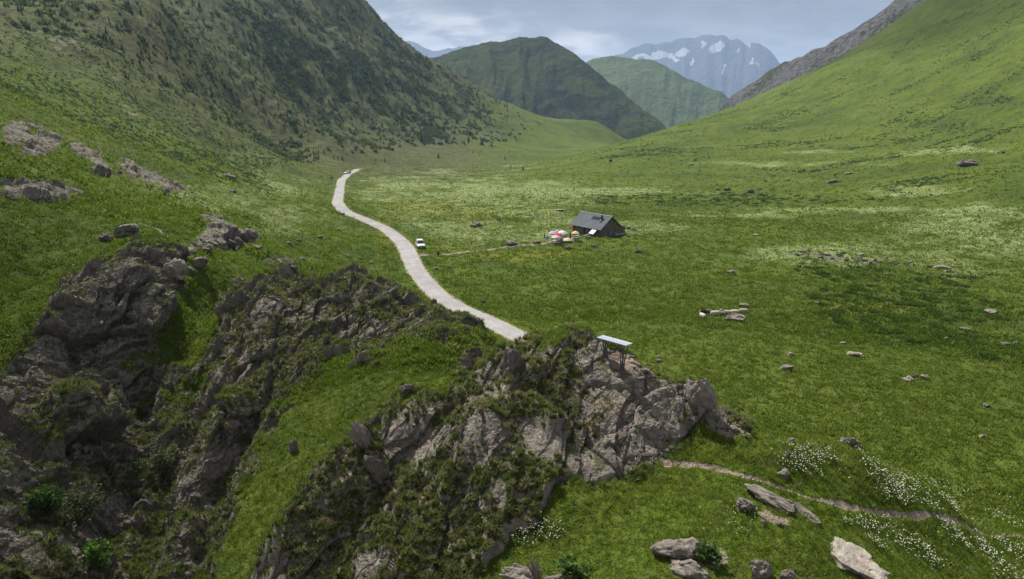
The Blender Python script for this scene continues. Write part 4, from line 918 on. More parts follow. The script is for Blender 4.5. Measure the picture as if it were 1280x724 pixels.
# ------------------------------------------------------------------ panorama table on the crag
M_STEEL = plain('weathered_steel', (.075, .078, .075), .6, .4, .2, .25, 12, .3); M_PANELEDGE = plain('panel_edge', (.30, .30, .32), .4, .5)
m, t, b = new_mat('printed_panorama', .25, .5); O = t.add('ShaderNodeTexCoord').outputs['Object']; sp = t.add('ShaderNodeSeparateXYZ'); t.link(O, sp.inputs[0])
ridge = t.math('ADD', t.math('MULTIPLY', t.math('SUBTRACT', t.noise(t.scalevec(O, (4, 0, 0)), 1.2, 5, .6), .5), .30), .02)
dd = t.math('SUBTRACT', sp.outputs[1], ridge)
c = t.mix(t.ramp(dd, -.03, -.015), (.42, .55, .78), (.66, .63, .68)); c = t.mix(t.ramp(dd, .06, .09), c, (.74, .70, .74)); c = t.mix(t.math('MULTIPLY', t.ramp(dd, .0, .01), t.ramp(t.noise(O, 9, 5, .7), .5, .6, 0, .8)), c, (.33, .34, .40)); c = t.mix(t.ramp(sp.outputs[1], -.17, -.19), c, (.74, .72, .76))
c = t.mix(1.0, c, (.62, .62, .64), 'MULTIPLY')
t.link(c, b.inputs['Base Color']); M_PRINT = m
pl_, pr_ = ground_at(757.5, 449, 28), ground_at(776.5, 457, 28)
mid = (pl_ + pr_) / 2; dv = Vector((.70, -.715, 0)).normalized(); zb = min(pl_.z, pr_.z)
sg = thing('information_table', 'panorama table with a printed mountain panel on two grey legs, atop the rocky knoll', 'information sign', (mid.x, mid.y, mid.z), math.atan2(dv.y, dv.x))
TOP = 1.08
mb = MB(); mb.box((-.88, -.255, TOP), (.88, .255, TOP + .035), .006); top = mb.build('panel', M_PANELEDGE, sg)
mb = MB(); mb.box((-.865, -.24, 0), (.865, .24, .006)); pp = mb.build('printed_sheet', M_PRINT, top); pp.location = (0, 0, TOP + .036)
for sx in (-.52, .52):
    gz = height(*(mid + dv * sx).xy) - mid.z
    mb = MB()
    for k, (tx, ty) in enumerate(((-.16, -.10), (-.05, .12), (.06, -.12), (.17, .10))):
        mb.tube([(sx + tx * .35, ty * .3, gz - .25), (sx + tx * .4, ty * .35, gz + .35), (sx + tx * .6, ty * .6, gz + .62), (sx + tx, ty * 1.35, TOP)], [(.042, .03), (.042, .028), (.036, .024), (.032, .02)], 6)
    mb.box((sx - .13, -.12, TOP - .03), (sx + .13, .12, TOP - .002)); mb.box((sx - .12, -.10, gz - .2), (sx + .12, .10, gz + .03), .01)
    mb.build('leg', M_STEEL, sg)

# ------------------------------------------------------------------ stone hut
m, t, b = new_mat('rubble_stone_wall', .95, .1); O = t.add('ShaderNodeTexCoord').outputs['Object']
v1 = t.add('ShaderNodeTexVoronoi'); t.link(t.scalevec(O, (1, 1, 1.7)), v1.inputs['Vector']); v1.inputs['Scale'].default_value = 2.6; bw = t.add('ShaderNodeRGBToBW'); t.link(v1.outputs['Color'], bw.inputs[0])
c = t.mix(t.ramp(bw.outputs[0], .2, .8), (.125, .105, .086), (.28, .245, .205)); ed = t.voro(t.scalevec(O, (1, 1, 1.7)), 2.6, 'DISTANCE_TO_EDGE'); c = t.mix(t.ramp(ed, .09, .02, 0, .7), c, (.05, .043, .036)); t.link(c, b.inputs['Base Color']); t.link(t.bump(ed, 1, .15), b.inputs['Normal']); M_STONE = m
m, t, b = new_mat('grey_sheet_roof', .75, .2); O = t.add('ShaderNodeTexCoord').outputs['Object']; b.inputs['Metallic'].default_value = 0
c = t.mix(t.ramp(t.noise(O, .8, 5, .7), .3, .7), (.072, .082, .100), (.125, .137, .160)); c = t.mix(t.ramp(t.noise(t.scalevec(O, (6, .4, .4)), 1, 4, .6), .55, .8, 0, .5), c, (.16, .17, .185)); t.link(c, b.inputs['Base Color']); M_ROOF = m
M_TIMBER = plain('dark_timber', (.06, .045, .033), .85, .2, 0, .3, 6); M_WIN = plain('window_glass', (.02, .025, .03), .08, .6); M_WOODP = plain('pale_weathered_wood', (.38, .35, .31), .8, .2, 0, .25, 5); M_SLATE = plain('light_grey_sheet', (.27, .28, .30), .55, .4, .2)
A0 = ground_at(751.5, 296.5); ax = Vector((-6.6, 9.4, 0)).normalized(); gy = Vector((ax.y, -ax.x, 0))      # ax along the eave away from the near corner, gy across the gable
Lh, Wh, EAVE, RIDGE = 10.8, 6.0, 2.35, 4.75
ang = math.atan2(ax.y, ax.x)
hut = thing('stone_hut', 'dark stone mountain hut with a grey sheet metal roof beside the parasol terrace', 'hut', (A0.x, A0.y, A0.z - .05), ang)
# local: x along eave (0..L), y = -across (gable runs to -y)
W_ = Wh
mb = MB(); mb.prism([(0, 0, -.8), (0, -W_, -.8), (0, -W_, EAVE), (0, -W_ / 2, RIDGE - .12), (0, 0, EAVE)], (Lh, 0, 0)); mb.build('wall', M_STONE, hut)
mb = MB(); mb.prism([(.3, -W_, -.8), (.3, -W_ - 2.3, -.8), (.3, -W_ - 2.3, 1.75), (.3, -W_, 2.3)], (Lh * .62, 0, 0)); mb.build('side_wall', M_STONE, hut)
def roof_slab(mb, y0, z0, y1, z1, x0, x1, th=.10):
    mb.prism([(x0, y0, z0), (x0, y1, z1), (x0, y1, z1 + th), (x0, y0, z0 + th)], (x1 - x0, 0, 0))
sl = (RIDGE - EAVE) / (W_ / 2)
mb = MB(); roof_slab(mb, .75, EAVE - .75 * sl + .02, -W_ / 2, RIDGE + .02, -.55, Lh + .45); roof_slab(mb, -W_ - .35, EAVE - .35 * sl + .02, -W_ / 2 - .001, RIDGE + .019, -.55, Lh + .45)
for k in range(23):                      # standing seams
    xx = -.5 + k * (Lh + .9) / 22
    mb.prism([(xx, .74, EAVE - .74 * sl + .13), (xx, -W_ / 2, RIDGE + .13), (xx, -W_ / 2, RIDGE + .185), (xx, .74, EAVE - .74 * sl + .185)], (.05, 0, 0))
    mb.prism([(xx, -W_ - .34, EAVE - .34 * sl + .13), (xx, -W_ / 2, RIDGE + .13), (xx, -W_ / 2, RIDGE + .185), (xx, -W_ - .34, EAVE - .34 * sl + .185)], (.05, 0, 0))
roof = mb.build('roof', M_ROOF, hut)
mb = MB(); mb.tube([(-.56, -W_ / 2, RIDGE + .16), (Lh + .46, -W_ / 2, RIDGE + .16)], .11, 8); mb.build('ridge_cap', M_SLATE, roof)
def on_roof(x, y, dx, dy, th, name, mat):
    z = lambda yy: EAVE - yy * sl + .15
    mb = MB(); mb.prism([(x, y, z(y)), (x, y - dy, z(y - dy)), (x, y - dy, z(y - dy) + th), (x, y, z(y) + th)], (dx, 0, 0)); return mb.build(name, mat, roof)
for xx in (2.6, 3.65, 4.7): on_roof(xx, -1.55, .85, .75, .10, 'skylight', M_WIN)
on_roof(1.35, -1.0, .45, .9, .08, 'roof_hatch', M_WIN)
mb = MB(); mb.box((1.75, -2.05, 3.7), (2.1, -1.7, 4.9), .02); mb.box((1.68, -2.12, 4.9), (2.17, -1.63, 4.98)); mb.build('chimney', M_TIMBER, roof)
mb = MB(); roof_slab(mb, -W_ + .001, 2.42, -W_ - 2.65, 1.80, .0, Lh * .62 + .6); mb.build('side_roof', M_ROOF, hut)
mb = MB(); mb.prism([(.9, .05, 2.15), (.9, 1.9, .75), (.9, 1.9, .82), (.9, .05, 2.22)], (1.7, 0, 0)); mb.build('porch_roof', M_SLATE, hut)
mb = MB(); mb.tube([(1.0, 1.8, -.4), (1.0, 1.8, .80)], .06, 6); mb.tube([(2.5, 1.8, -.4), (2.5, 1.8, .80)], .06, 6); mb.build('porch_post', M_TIMBER, hut)
for xx, wd in ((3.1, 1.0), (5.6, 1.1)):
    mb = MB(); mb.box((xx, .02, -.4), (xx + wd, .06, 1.95)); d = mb.build('door', M_TIMBER, hut)
    mb = MB(); mb.box((xx - .1, .0, -.4), (xx, .09, 2.05)); mb.box((xx + wd, .0, -.4), (xx + wd + .1, .09, 2.05)); mb.build('frame', M_WOODP, d)
for xx in (4.55, 8.1, 9.9):
    mb = MB(); mb.box((xx, .02, .75), (xx + .7, .05, 1.65)); wi = mb.build('window', M_WIN, hut)
    mb = MB(); mb.box((xx - .08, .0, .67), (xx, .08, 1.73)); mb.box((xx + .7, .0, .67), (xx + .78, .08, 1.73)); mb.box((xx, .0, .67), (xx + .7, .08, .75)); mb.box((xx, .0, 1.65), (xx + .7, .08, 1.73)); mb.build('frame', M_WOODP, wi)
q_ = thing('board_stack', 'long pale stack of boards lying along the hut gable wall', 'boards', hut.location, ang)
mb = MB(); mb.box((-.5, -W_ - 1.4, .1), (-.12, -W_ + 1.6, .45), .02); mb.build('boards', M_WOODP, q_)

# ------------------------------------------------------------------ terrace furniture
def cloth(name, col): return plain(name, col, .8, .1, 0, .08, 3)
CL = {'cream': cloth('cream_cloth', (.55, .48, .37)), 'white': cloth('white_cloth', (.58, .57, .56)), 'red': cloth('red_cloth', (.50, .06, .08)), 'lilac': cloth('lilac_cloth', (.42, .38, .52)), 'grey': cloth('grey_cloth', (.30, .30, .33)), 'yellow': cloth('yellow_cloth', (.58, .49, .25)), 'dark': cloth('dark_red_cloth', (.20, .012, .03)), 'blue': cloth('blue_cloth', (.10, .28, .62)), 'pink': cloth('pink_cloth', (.70, .38, .36))}
def parasol(px, py, rad, key, label):
    p = ground_at(px, py + 10.5); o = thing('parasol', label, 'parasol', p, RNG.uniform(0, 1), 'parasols on the hut terrace')
    mb = MB(); mb.tube([(0, 0, -.1), (0, 0, 2.35)], .03, 6); mb.build('pole', M_WOODP, o)
    mb = MB(); n = 8; top_ = mb.bm.verts.new((0, 0, 2.4)); ring = [mb.bm.verts.new((rad * .6 * math.cos(2 * math.pi * k / n), rad * .6 * math.sin(2 * math.pi * k / n), 2.2)) for k in range(n)]; low = [mb.bm.verts.new((rad * math.cos(2 * math.pi * k / n), rad * math.sin(2 * math.pi * k / n), 1.88)) for k in range(n)]; val = [mb.bm.verts.new((v.co.x * 1.005, v.co.y * 1.005, 1.72)) for v in low]
    for k in range(n):
        k2 = (k + 1) % n; mb.bm.faces.new((top_, ring[k], ring[k2])); mb.bm.faces.new((ring[k], low[k], low[k2], ring[k2])); mb.bm.faces.new((low[k], val[k], val[k2], low[k2]))
    mb.build('canopy', CL[key], o); mb = MB(); mb.tube([(0, 0, -.1), (0, 0, .1)], .26, 10); mb.build('base', M_STEEL, o)
for a in [(690.5,291,1.05,'lilac','open lilac parasol, the one nearest the left end of the terrace'),(696.5,289,.85,'grey','small grey parasol behind the white one on the terrace'),(702.5,290,1.1,'white','large white parasol at the back of the terrace'),(706,292,.9,'grey','grey parasol right of the large white one'),(697.5,293,1.05,'red','open red parasol in the middle of the terrace'),(694.5,296.5,1.1,'cream','cream parasol in front of the lilac one'),(709,300,1.0,'cream','pale cream parasol at the front edge of the terrace by the closed red one'),(719,290.8,.95,'yellow','yellow parasol in front of the hut wall'),(716.3,281.5,.75,'red','small red and white parasol behind the far corner of the hut'),(698,297,.8,'grey','dull grey parasol beside the cream one')]: parasol(*a)
p = ground_at(712.7, 302); o = thing('parasol', 'closed dark red parasol standing upright at the front of the terrace', 'parasol', p, 0, 'parasols on the hut terrace')
mb = MB(); mb.tube([(0, 0, -.1), (0, 0, .75)], .03, 6); mb.build('pole', M_WOODP, o); mb = MB(); mb.tube([(0, 0, .7), (0, 0, 1.0), (0, 0, 1.7), (0, 0, 2.3)], [.13, .19, .13, .03], 8); mb.build('canopy', CL['dark'], o)
def picnic(px, py, label, rz=.3, mat=None):
    p = ground_at(px, py); o = thing('picnic_table', label, 'table', p, rz, 'tables on the hut terrace'); mt = mat or M_WOODP
    mb = MB(); [mb.box((-.95, y0, .70), (.95, y0 + .17, .74)) for y0 in (-.37, -.185, 0, .185)]; mb.build('tabletop', mt, o)
    for s_ in (-1, 1):
        mb = MB(); mb.box((-.95, s_ * .72 - .13, .42), (.95, s_ * .72 + .13, .46)); mb.build('bench', mt, o)
        mb = MB(); [mb.prism([(s_ * .7, .25 * k, .70), (s_ * .7, .33 * k, .70), (s_ * .7, .80 * k, -.1), (s_ * .7, .72 * k, -.1)], (.06, 0, 0)) for k in (-1, 1)]; mb.box((s_ * .7 - .02, -.78, .36), (s_ * .7 + .02, .78, .42)); mb.build('leg', mt, o)
M_GREYW = plain('grey_wood', (.20, .19, .18), .85, .2)
for a in [(721,298,'wide grey picnic table in front of the hut door',.9,M_GREYW),(719.5,301,'second grey picnic table, in front of the one by the hut door',.9,M_GREYW),(733,297.5,'picnic table close to the porch of the hut',.9,M_GREYW),(692,298,'wooden picnic table under the cream and lilac parasols',.4,None),(703,296,'wooden picnic table under the large white parasol',.4,M_GREYW),(695.5,305,'pale table at the lower front of the terrace',.2,None),(711,303,'pale table beside the closed red parasol',.2,None)]: picnic(*a)
def deck_chair(px, py, label, rz):
    p = ground_at(px, py); o = thing('deck_chair', label, 'deck chair', p, rz)
    mb = MB(); mb.prism([(-.3, -.55, .30), (-.3, .15, .22), (-.3, .62, .95), (-.3, .58, .97), (-.3, .13, .25), (-.3, -.55, .33)], (.6, 0, 0)); mb.build('seat', CL['blue'], o)
    for sx in (-.33, .31): mb = MB(); mb.prism([(sx, -.55, -.05), (sx, -.50, -.05), (sx, .66, 1.0), (sx, .60, 1.0)], (.03, 0, 0)); mb.prism([(sx, .40, -.05), (sx, .46, -.05), (sx, -.50, .34), (sx, -.56, .34)], (.03, 0, 0)); mb.build('side_frame', M_WOODP, o)
deck_chair(685.5, 301, 'blue deck chair at the left end of the terrace', .6); deck_chair(701, 304, 'blue deck chair at the lower front edge of the terrace', -.4)
M_SKIN = plain('skin', (.45, .27, .20), .6, .3, 0, .05); M_TROUS = plain('dark_trousers', (.05, .055, .07), .9, .1); M_HAIR = plain('dark_hair', (.03, .02, .015), .7, .2)
p = ground_at(680.8, 298.5); per = thing('person', 'person in a pink top and dark trousers standing at the far left of the terrace', 'person', p, 2.2)
mb = MB(); mb.tube([(0, 0, .82), (0, 0, 1.05), (0, 0, 1.3), (0, 0, 1.42), (0, 0, 1.5), (0, .01, 1.56), (0, .02, 1.66), (0, .01, 1.72)], [(.15, .11), (.14, .10), (.18, .11), (.14, .09), (.055, .055), (.085, .09), (.08, .095), (.03, .04)], 12)
for s_ in (-1, 1):
    mb.tube([(.09 * s_, 0, .88), (.10 * s_, .01, .48), (.10 * s_, -.01, .1), (.10 * s_, 0, .03)], [.085, .06, .042, .045], 8); mb.tube([(.10 * s_, -.05, .04), (.105 * s_, .14, .03)], [.045, .035], 8)
    mb.tube([(.17 * s_, 0, 1.39), (.23 * s_, .01, 1.12), (.24 * s_, .08, .90), (.235 * s_, .12, .80)], [.055, .042, .032, .03], 8)
remeshed('body', mb, .022, M_SKIN, per)
mb = MB(); mb.tube([(0, 0, .86), (0, 0, 1.05), (0, 0, 1.3), (0, 0, 1.43), (0, 0, 1.47)], [(.165, .125), (.155, .115), (.195, .125), (.15, .10), (.08, .07)], 12); [mb.tube([(.17 * s_, 0, 1.40), (.225 * s_, .01, 1.14)], [.07, .058], 8) for s_ in (-1, 1)]; mb.build('top', CL['pink'], per, True)
mb = MB(); mb.tube([(0, 0, .80), (0, 0, .93)], [(.165, .125), (.16, .12)], 12); [mb.tube([(.09 * s_, 0, .88), (.10 * s_, .01, .48), (.10 * s_, -.01, .08)], [.10, .075, .06], 8) for s_ in (-1, 1)]; mb.build('trousers', M_TROUS, per, True)
mb = MB(); mb.tube([(0, -.03, 1.60), (0, -.02, 1.70), (0, -.01, 1.75)], [(.09, .085), (.088, .09), (.03, .03)], 10); mb.build('hair', M_HAIR, per, True)

# ------------------------------------------------------------------ cars
def carpaint(name, col):
    m, t, b = new_mat(name, .35, .5); b.inputs['Coat Weight'].default_value = .6; b.inputs['Coat Roughness'].default_value = .12; Pn = t.add('ShaderNodeTexCoord').outputs['Object']
    t.link(t.mix(t.ramp(t.noise(Pn, 1.5, 4, .6), .35, .7), col, tuple(x * .86 for x in col)), b.inputs['Base Color']); return m
M_WHITE = carpaint('white_paint', (.74, .74, .73)); M_SILVER = carpaint('silver_paint', (.45, .46, .48)); M_BLACKP = plain('black_plastic', (.018, .018, .018), .6, .4); M_TYRE = plain('tyre_rubber', (.02, .02, .02), .9, .2); M_RIM = plain('wheel_rim', (.35, .35, .36), .35, .5, .8); M_LAMP = plain('lamp_glass', (.70, .72, .74), .1, .6); M_REDL = plain('tail_lamp', (.35, .02, .02), .2, .5); M_PLATE = plain('number_plate', (.75, .75, .75), .5, .4)
def car(label, p, heading, L=3.9, Wd=1.74, Ht=1.72, paint=None):
    """front points to local +x"""
    o = thing('parked_car' if 'parked' in label else 'car', label, 'car', p, heading)
    h, f = Wd / 2, L / 2; st = []                                     # stations: x, half width, bottom, belt height
    prof = [(-f, .80, .42, .86), (-f + .06, .94, .30, .98), (-f + .5, 1.0, .24, 1.02), (-.2, 1.0, .22, 1.0), (f - 1.25, 1.0, .22, 1.0), (f - .95, .99, .24, .97), (f - .35, .95, .28, .88), (f - .06, .88, .32, .74), (f, .78, .40, .62)]
    bm = bmesh.new(); rings = []
    for x, wf, z0, z1 in prof:
        w_ = h * wf; rings.append([bm.verts.new(c_) for c_ in ((x, -w_ * .92, z0), (x, -w_, z0 + .14), (x, -w_, (z0 + z1) / 2), (x, -w_ * .97, z1 - .07), (x, -w_ * .86, z1), (x, 0, z1 + .035), (x, w_ * .86, z1), (x, w_ * .97, z1 - .07), (x, w_, (z0 + z1) / 2), (x, w_, z0 + .14), (x, w_ * .92, z0))])
    for A, B in zip(rings, rings[1:]):
        for k in range(10): bm.faces.new((A[k], A[k + 1], B[k + 1], B[k]))
        bm.faces.new((A[10], A[0], B[0], B[10]))
    bm.faces.new(rings[0]); bm.faces.new(rings[-1][::-1])
    # cabin
    cb = [(-f + .10, .86, 1.0), (-f + .34, .74, Ht - .06), (-f + .8, .72, Ht), (-.1, .72, Ht), (f - 1.72, .73, Ht - .07), (f - 1.02, .86, .985)]; rr = []
    for x, wf, z in cb: rr.append([bm.verts.new(c_) for c_ in ((x, -h * wf, z), (x, -h * wf * .55, z + (.03 if z > 1.2 else 0)), (x, h * wf * .55, z + (.03 if z > 1.2 else 0)), (x, h * wf, z))])
    for A, B in zip(rr, rr[1:]):
        for k in range(3): bm.faces.new((A[k], A[k + 1], B[k + 1], B[k]))
    for sgn in (0, 3):
        lo_ = [bm.verts.new((x, (-1 if sgn == 0 else 1) * h * .90, .97)) for x in (-f + .10, f - 1.02)]
        bm.faces.new([r_[sgn] for r_ in rr] + lo_[::-1])
    bmesh.ops.recalc_face_normals(bm, faces=bm.faces[:]); mb = MB(); mb.bm.free(); mb.bm = bm; mb.build('body', paint or M_WHITE, o, False)
    def quad(name, pts, mat, par=o, off=None, th=.012):
        mb = MB(); a, b_, c_ = Vector(pts[0]), Vector(pts[1]), Vector(pts[2]); n_ = (b_ - a).cross(c_ - a).normalized()
        if off is not None and n_.dot(Vector(off)) < 0: n_ = -n_
        mb.prism([Vector(q) + n_ * .003 for q in pts], n_ * th); return mb.build(name, mat, par)
    xw0, xw1 = f - 1.06, f - 1.68
    quad('windscreen', [(xw0, -h * .80, 1.04), (xw0, h * .80, 1.04), (xw1, h * .68, Ht - .10), (xw1, -h * .68, Ht - .10)], M_WIN, o, (1, 0, 1), .03)
    quad('rear_window', [(-f + .115, -h * .76, 1.10), (-f + .115, h * .76, 1.10), (-f + .30, h * .68, Ht - .16), (-f + .30, -h * .68, Ht - .16)], M_WIN, o, (-1, 0, .3), .03)
    for s_ in (-1, 1):
        y0, y1 = s_ * h * .895, s_ * h * .765
        for xa, xb, xc, xd in ((f - 1.25, -.02, -.02, f - 1.72), (-.14, -1.05, -1.05, -.14), (-1.15, -f + .32, -f + .46, -1.15)):
            quad('side_window', [(xa, y0, 1.04), (xb, y0, 1.04), (xc, y1, Ht - .16), (xd, y1, Ht - .16)], M_WIN, o, (0, s_, .2), .02)
        quad('door', [(f - 1.28, s_ * h * 1.0, .42), (-.06, s_ * h * 1.0, .42), (-.06, s_ * h * .985, .90), (f - 1.28, s_ * h * .985, .90)], paint or M_WHITE, o, (0, s_, 0), .012)
        mb = MB(); mb.box((f - 1.42, s_ * h * 1.02 - .10, 1.02), (f - 1.28, s_ * h * 1.02 + .10, 1.18), .02); mb.build('mirror', M_BLACKP, o)
        mb = MB(); mb.box((f - .16, s_ * h * .66 - .17, .58), (f - .005, s_ * h * .66 + .17, .74), .02); mb.build('headlight', M_LAMP, o)
        mb = MB(); mb.box((-f - .01, s_ * h * .72 - .08, .66), (-f + .10, s_ * h * .72 + .08, .92), .02); mb.build('tail_light', M_REDL, o)
        for xx in (f - .72, -f + .70):
            mb = MB(); mb.tube([(xx, s_ * (h - .19), .32), (xx, s_ * (h + .015), .32)], .33, 20); wh = mb.build('wheel', M_TYRE, o); wh_r = MB(); wh_r.tube([(xx, s_ * (h - .02), .32), (xx, s_ * (h + .028), .32)], .19, 14); wh_r.build('rim', M_RIM, wh)
            mb = MB(); n_ = 12; pts = [(xx + .40 * math.cos(math.pi * k / n_), s_ * (h + .004), .32 + .40 * math.sin(math.pi * k / n_)) for k in range(n_ + 1)]; mb.tube(pts, .035, 5); mb.build('wheel_arch', M_BLACKP, o)
    mb = MB(); mb.box((f - .10, -h * .42, .50), (f + .022, h * .42, .66), .02); mb.build('grille', M_BLACKP, o)
    mb = MB(); mb.box((f - .16, -h * .86, .27), (f + .04, h * .86, .47), .03); mb.build('bumper', M_BLACKP, o); mb = MB(); mb.box((-f - .05, -h * .86, .30), (-f + .14, h * .86, .50), .03); mb.build('bumper', M_BLACKP, o)
    mb = MB(); mb.box((f + .042, -.26, .36), (f + .052, .26, .46)); mb.build('number_plate', M_PLATE, o)
    for s_ in (-1, 1): mb = MB(); mb.tube([(-f + .55, s_ * h * .64, Ht + .04), (-.1, s_ * h * .64, Ht + .05)], .02, 6); mb.build('roof_rail', M_BLACKP, o)
    return o
p = ground_at(525.5, 309.5); car('white compact off roader parked on the grass verge beside the track turning', p, math.atan2(-1, .28), paint=M_WHITE)
p = ground_at(434.5, 217.5); p.z += .06; car('far white hatchback driving where the road bends away', p, math.atan2(-.9, -.55), 3.9, 1.7, 1.5, M_WHITE)

# ------------------------------------------------------------------ roadside bits
p = ground_at(428.5, 270.5); o = thing('roadside_box', 'small grey utility box at the left edge of the road bend', 'utility box', p, .3)
mb = MB(); mb.box((-.55, -.22, -.3), (.55, .22, .85), .03); mb.build('cabinet', plain('grey_cabinet', (.22, .23, .24), .6, .4), o); mb = MB(); mb.box((-.6, -.27, .85), (.6, .27, .92), .01); mb.build('lid', M_STEEL, o)
p = ground_at(548, 320.5); o = thing('wooden_post', 'short dark wooden post where the track leaves the road', 'post', p, .2)
mb = MB(); mb.tube([(0, 0, -.3), (0, 0, 1.0), (0, 0, 1.05)], [.16, .15, .10], 8); mb.build('shaft', M_TIMBER, o); mb = MB(); mb.box((-.3, -.2, .55), (.32, -.15, .85), .01); mb.build('board', M_TIMBER, o)
p = ground_at(549.5, 318.5); o = thing('marker_pole', 'thin pale marker pole behind the dark wooden post', 'pole', p, .2)
mb = MB(); mb.tube([(0, 0, -.3), (0, 0, 2.0)], .035, 6); mb.build('shaft', M_WOODP, o); mb = MB(); mb.tube([(0, 0, 2.0), (0, 0, 2.06)], [.05, .03], 6); mb.build('cap', M_WOODP, o)

# ------------------------------------------------------------------ sheep
def wool(name, col):
    m, t, b = new_mat(name, .95, .05); O = t.add('ShaderNodeTexCoord').outputs['Object']; n_ = t.noise(O, 14, 4, .7)
    t.link(t.mix(t.ramp(n_, .3, .7), tuple(x * .7 for x in col), col), b.inputs['Base Color']); t.link(t.bump(n_, .8, .05), b.inputs['Normal']); return m
WOOL = {'cream': wool('cream_wool', (.46, .40, .32)), 'white': wool('white_wool', (.55, .51, .44)), 'dark': wool('dark_brown_wool', (.035, .022, .018)), 'brown': wool('grey_brown_wool', (.16, .125, .10))}
def sheep_mesh(lying, head_down):
    mb = MB(); z = .36 if lying else .62
    mb.tube([(-.58, 0, z), (-.50, 0, z + .02), (-.28, 0, z + .03), (.05, 0, z + .01), (.32, 0, z + .04), (.50, 0, z + .06)], [(.10, .12), (.23, .24), (.27, .28), (.28, .29), (.25, .26), (.15, .17)], 14)
    hz = (z + .02 if lying else .30) if head_down else z + .34
    hx = .82 if head_down else .74
    mb.tube([(.40, 0, z + .10), (.56, 0, (z + hz) / 2 + .06), (hx - .12, 0, hz + .05)], [(.15, .17), (.11, .13), (.085, .10)], 10)
    mb.tube([(hx - .16, 0, hz + .08), (hx - .05, 0, hz + .04), (hx + .08, 0, hz - .03), (hx + .17, 0, hz - .08)], [(.07, .08), (.085, .095), (.06, .065), (.035, .04)], 10)
    for s_ in (-1, 1):
        mb.tube([(hx - .11, .06 * s_, hz + .09), (hx - .14, .16 * s_, hz + .06)], [.035, .015], 6)
        if lying:
            mb.tube([(.30, .20 * s_, .22), (.50, .22 * s_, .09), (.34, .24 * s_, .04)], [.07, .045, .035], 8); mb.tube([(-.34, .22 * s_, .24), (-.12, .28 * s_, .10), (-.34, .29 * s_, .05)], [.11, .055, .035], 8)
        else:
            mb.tube([(.30, .14 * s_, .52), (.31, .14 * s_, .30), (.29, .14 * s_, .16), (.30, .14 * s_, .0)], [.09, .05, .035, .036], 8); mb.tube([(-.40, .15 * s_, .56), (-.36, .15 * s_, .38), (-.46, .15 * s_, .22), (-.43, .15 * s_, .0)], [.13, .075, .038, .036], 8)
    mb.tube([(-.56, 0, z + .06), (-.64, 0, z - .08), (-.64, 0, z - .20)], [.05, .045, .025], 6); return mb
M_FACE = plain('sheep_face', (.42, .36, .30), .8, .1)
for px, py, rz, key, ly, hd, sc_, lab in [(878, 399.5, 1.9, 'white', False, False, 1.15, 'white sheep seen from behind, nearest of the flock, by the dark one'), (877.5, 394.5, .4, 'dark', False, True, 1.05, 'dark brown sheep standing behind the nearest white one'),
    (886, 393, 2.4, 'brown', False, False, 1.0, 'grey brown sheep between the dark sheep and the white ones'), (894, 394.3, .15, 'white', True, False, 1.25, 'white sheep lying stretched out in the middle of the flock'), (899.5, 393.8, .05, 'cream', True, True, 1.0, 'cream sheep lying with its head down right of the stretched out one'),
    (908.5, 392.8, 3.0, 'cream', True, False, 1.1, 'cream sheep lying just left of the pair behind the boulder'), (918, 393, .1, 'white', True, True, 1.25, 'white sheep lying behind the rounded boulder'), (929.5, 393.2, .0, 'cream', False, True, 1.1, 'cream sheep at the right end of the flock beside the rounded boulder')]:
    p = ground_at(px, py); o = remeshed('sheep', sheep_mesh(ly, hd), .035, WOOL[key]); o.location = p - Vector((0, 0, .10)); o.rotation_euler = (0, 0, rz); o.scale = (sc_,) * 3; tag(o, lab, 'sheep', 'sheep resting by the boulder')
# ------------------------------------------------------------------ conifers of the hillsides
M_NEEDLE = leaf_material('conifer_needles', (.012, .026, .012), (.024, .044, .018), (.042, .066, .026), trans=.1)
M_BARK = plain('bark', (.07, .05, .035), .95, .1, 0, .3, 4)
def conifer_proto(seed, H, wide):
    rg = np.random.default_rng(seed); mb = MB(); mb.tube([(0, 0, -.4), (rg.normal(0, .05), 0, H * .5), (0, 0, H * .97)], [H * .028, H * .018, H * .004], 6); tr = mb.bm
    vs, ts, cs = [], [], []; o = 0; z = H * .10
    while z < H * .97:
        f = 1 - z / H; ln = H * wide * (f ** .8) * rg.uniform(.8, 1.15) + .12
        for k in range(rg.integers(6, 9)):
            if rg.random() < .1: continue
            a = rg.uniform(0, 2 * math.pi); l = ln * rg.uniform(.65, 1.1); d = np.array([math.cos(a), math.sin(a), 0]); s_ = np.array([-d[1], d[0], 0]); w_ = l * .34
            dz = -.28 * l * rg.uniform(.5, 1.3); b0 = np.array([0, 0, z])
            pts = [b0, b0 + d * l * .5 + s_ * w_ + [0, 0, dz * .35], b0 + d * l * .5 - s_ * w_ + [0, 0, dz * .35], b0 + d * l + [0, 0, dz], b0 + d * l * .6 + [0, 0, dz * .2 + l * .14]]
            vs += pts; ts += [(o, o+1, o+4), (o, o+4, o+2), (o+1, o+3, o+4), (o+2, o+4, o+3)]; tn = rg.uniform(.1, .9); cs += [(tn, .5, 0, 1)] * 5; o += 5
        z += H * rg.uniform(.035, .06)
    me = bpy.data.meshes.new('crown'); fill_mesh(me, np.array(vs), np.array(ts), False); at = me.attributes.new('tint', 'FLOAT_COLOR', 'POINT'); at.data.foreach_set('color', np.array(cs, F32).ravel()); me.materials.append(M_NEEDLE)
    tm = bpy.data.meshes.new('trunk'); tr.to_mesh(tm); tr.free(); tm.materials.append(M_BARK); return tm, me, H
PROTO = [conifer_proto(s, 6.5, w_) for s, w_ in ((5, .20), (6, .25), (7, .17), (8, .30))]
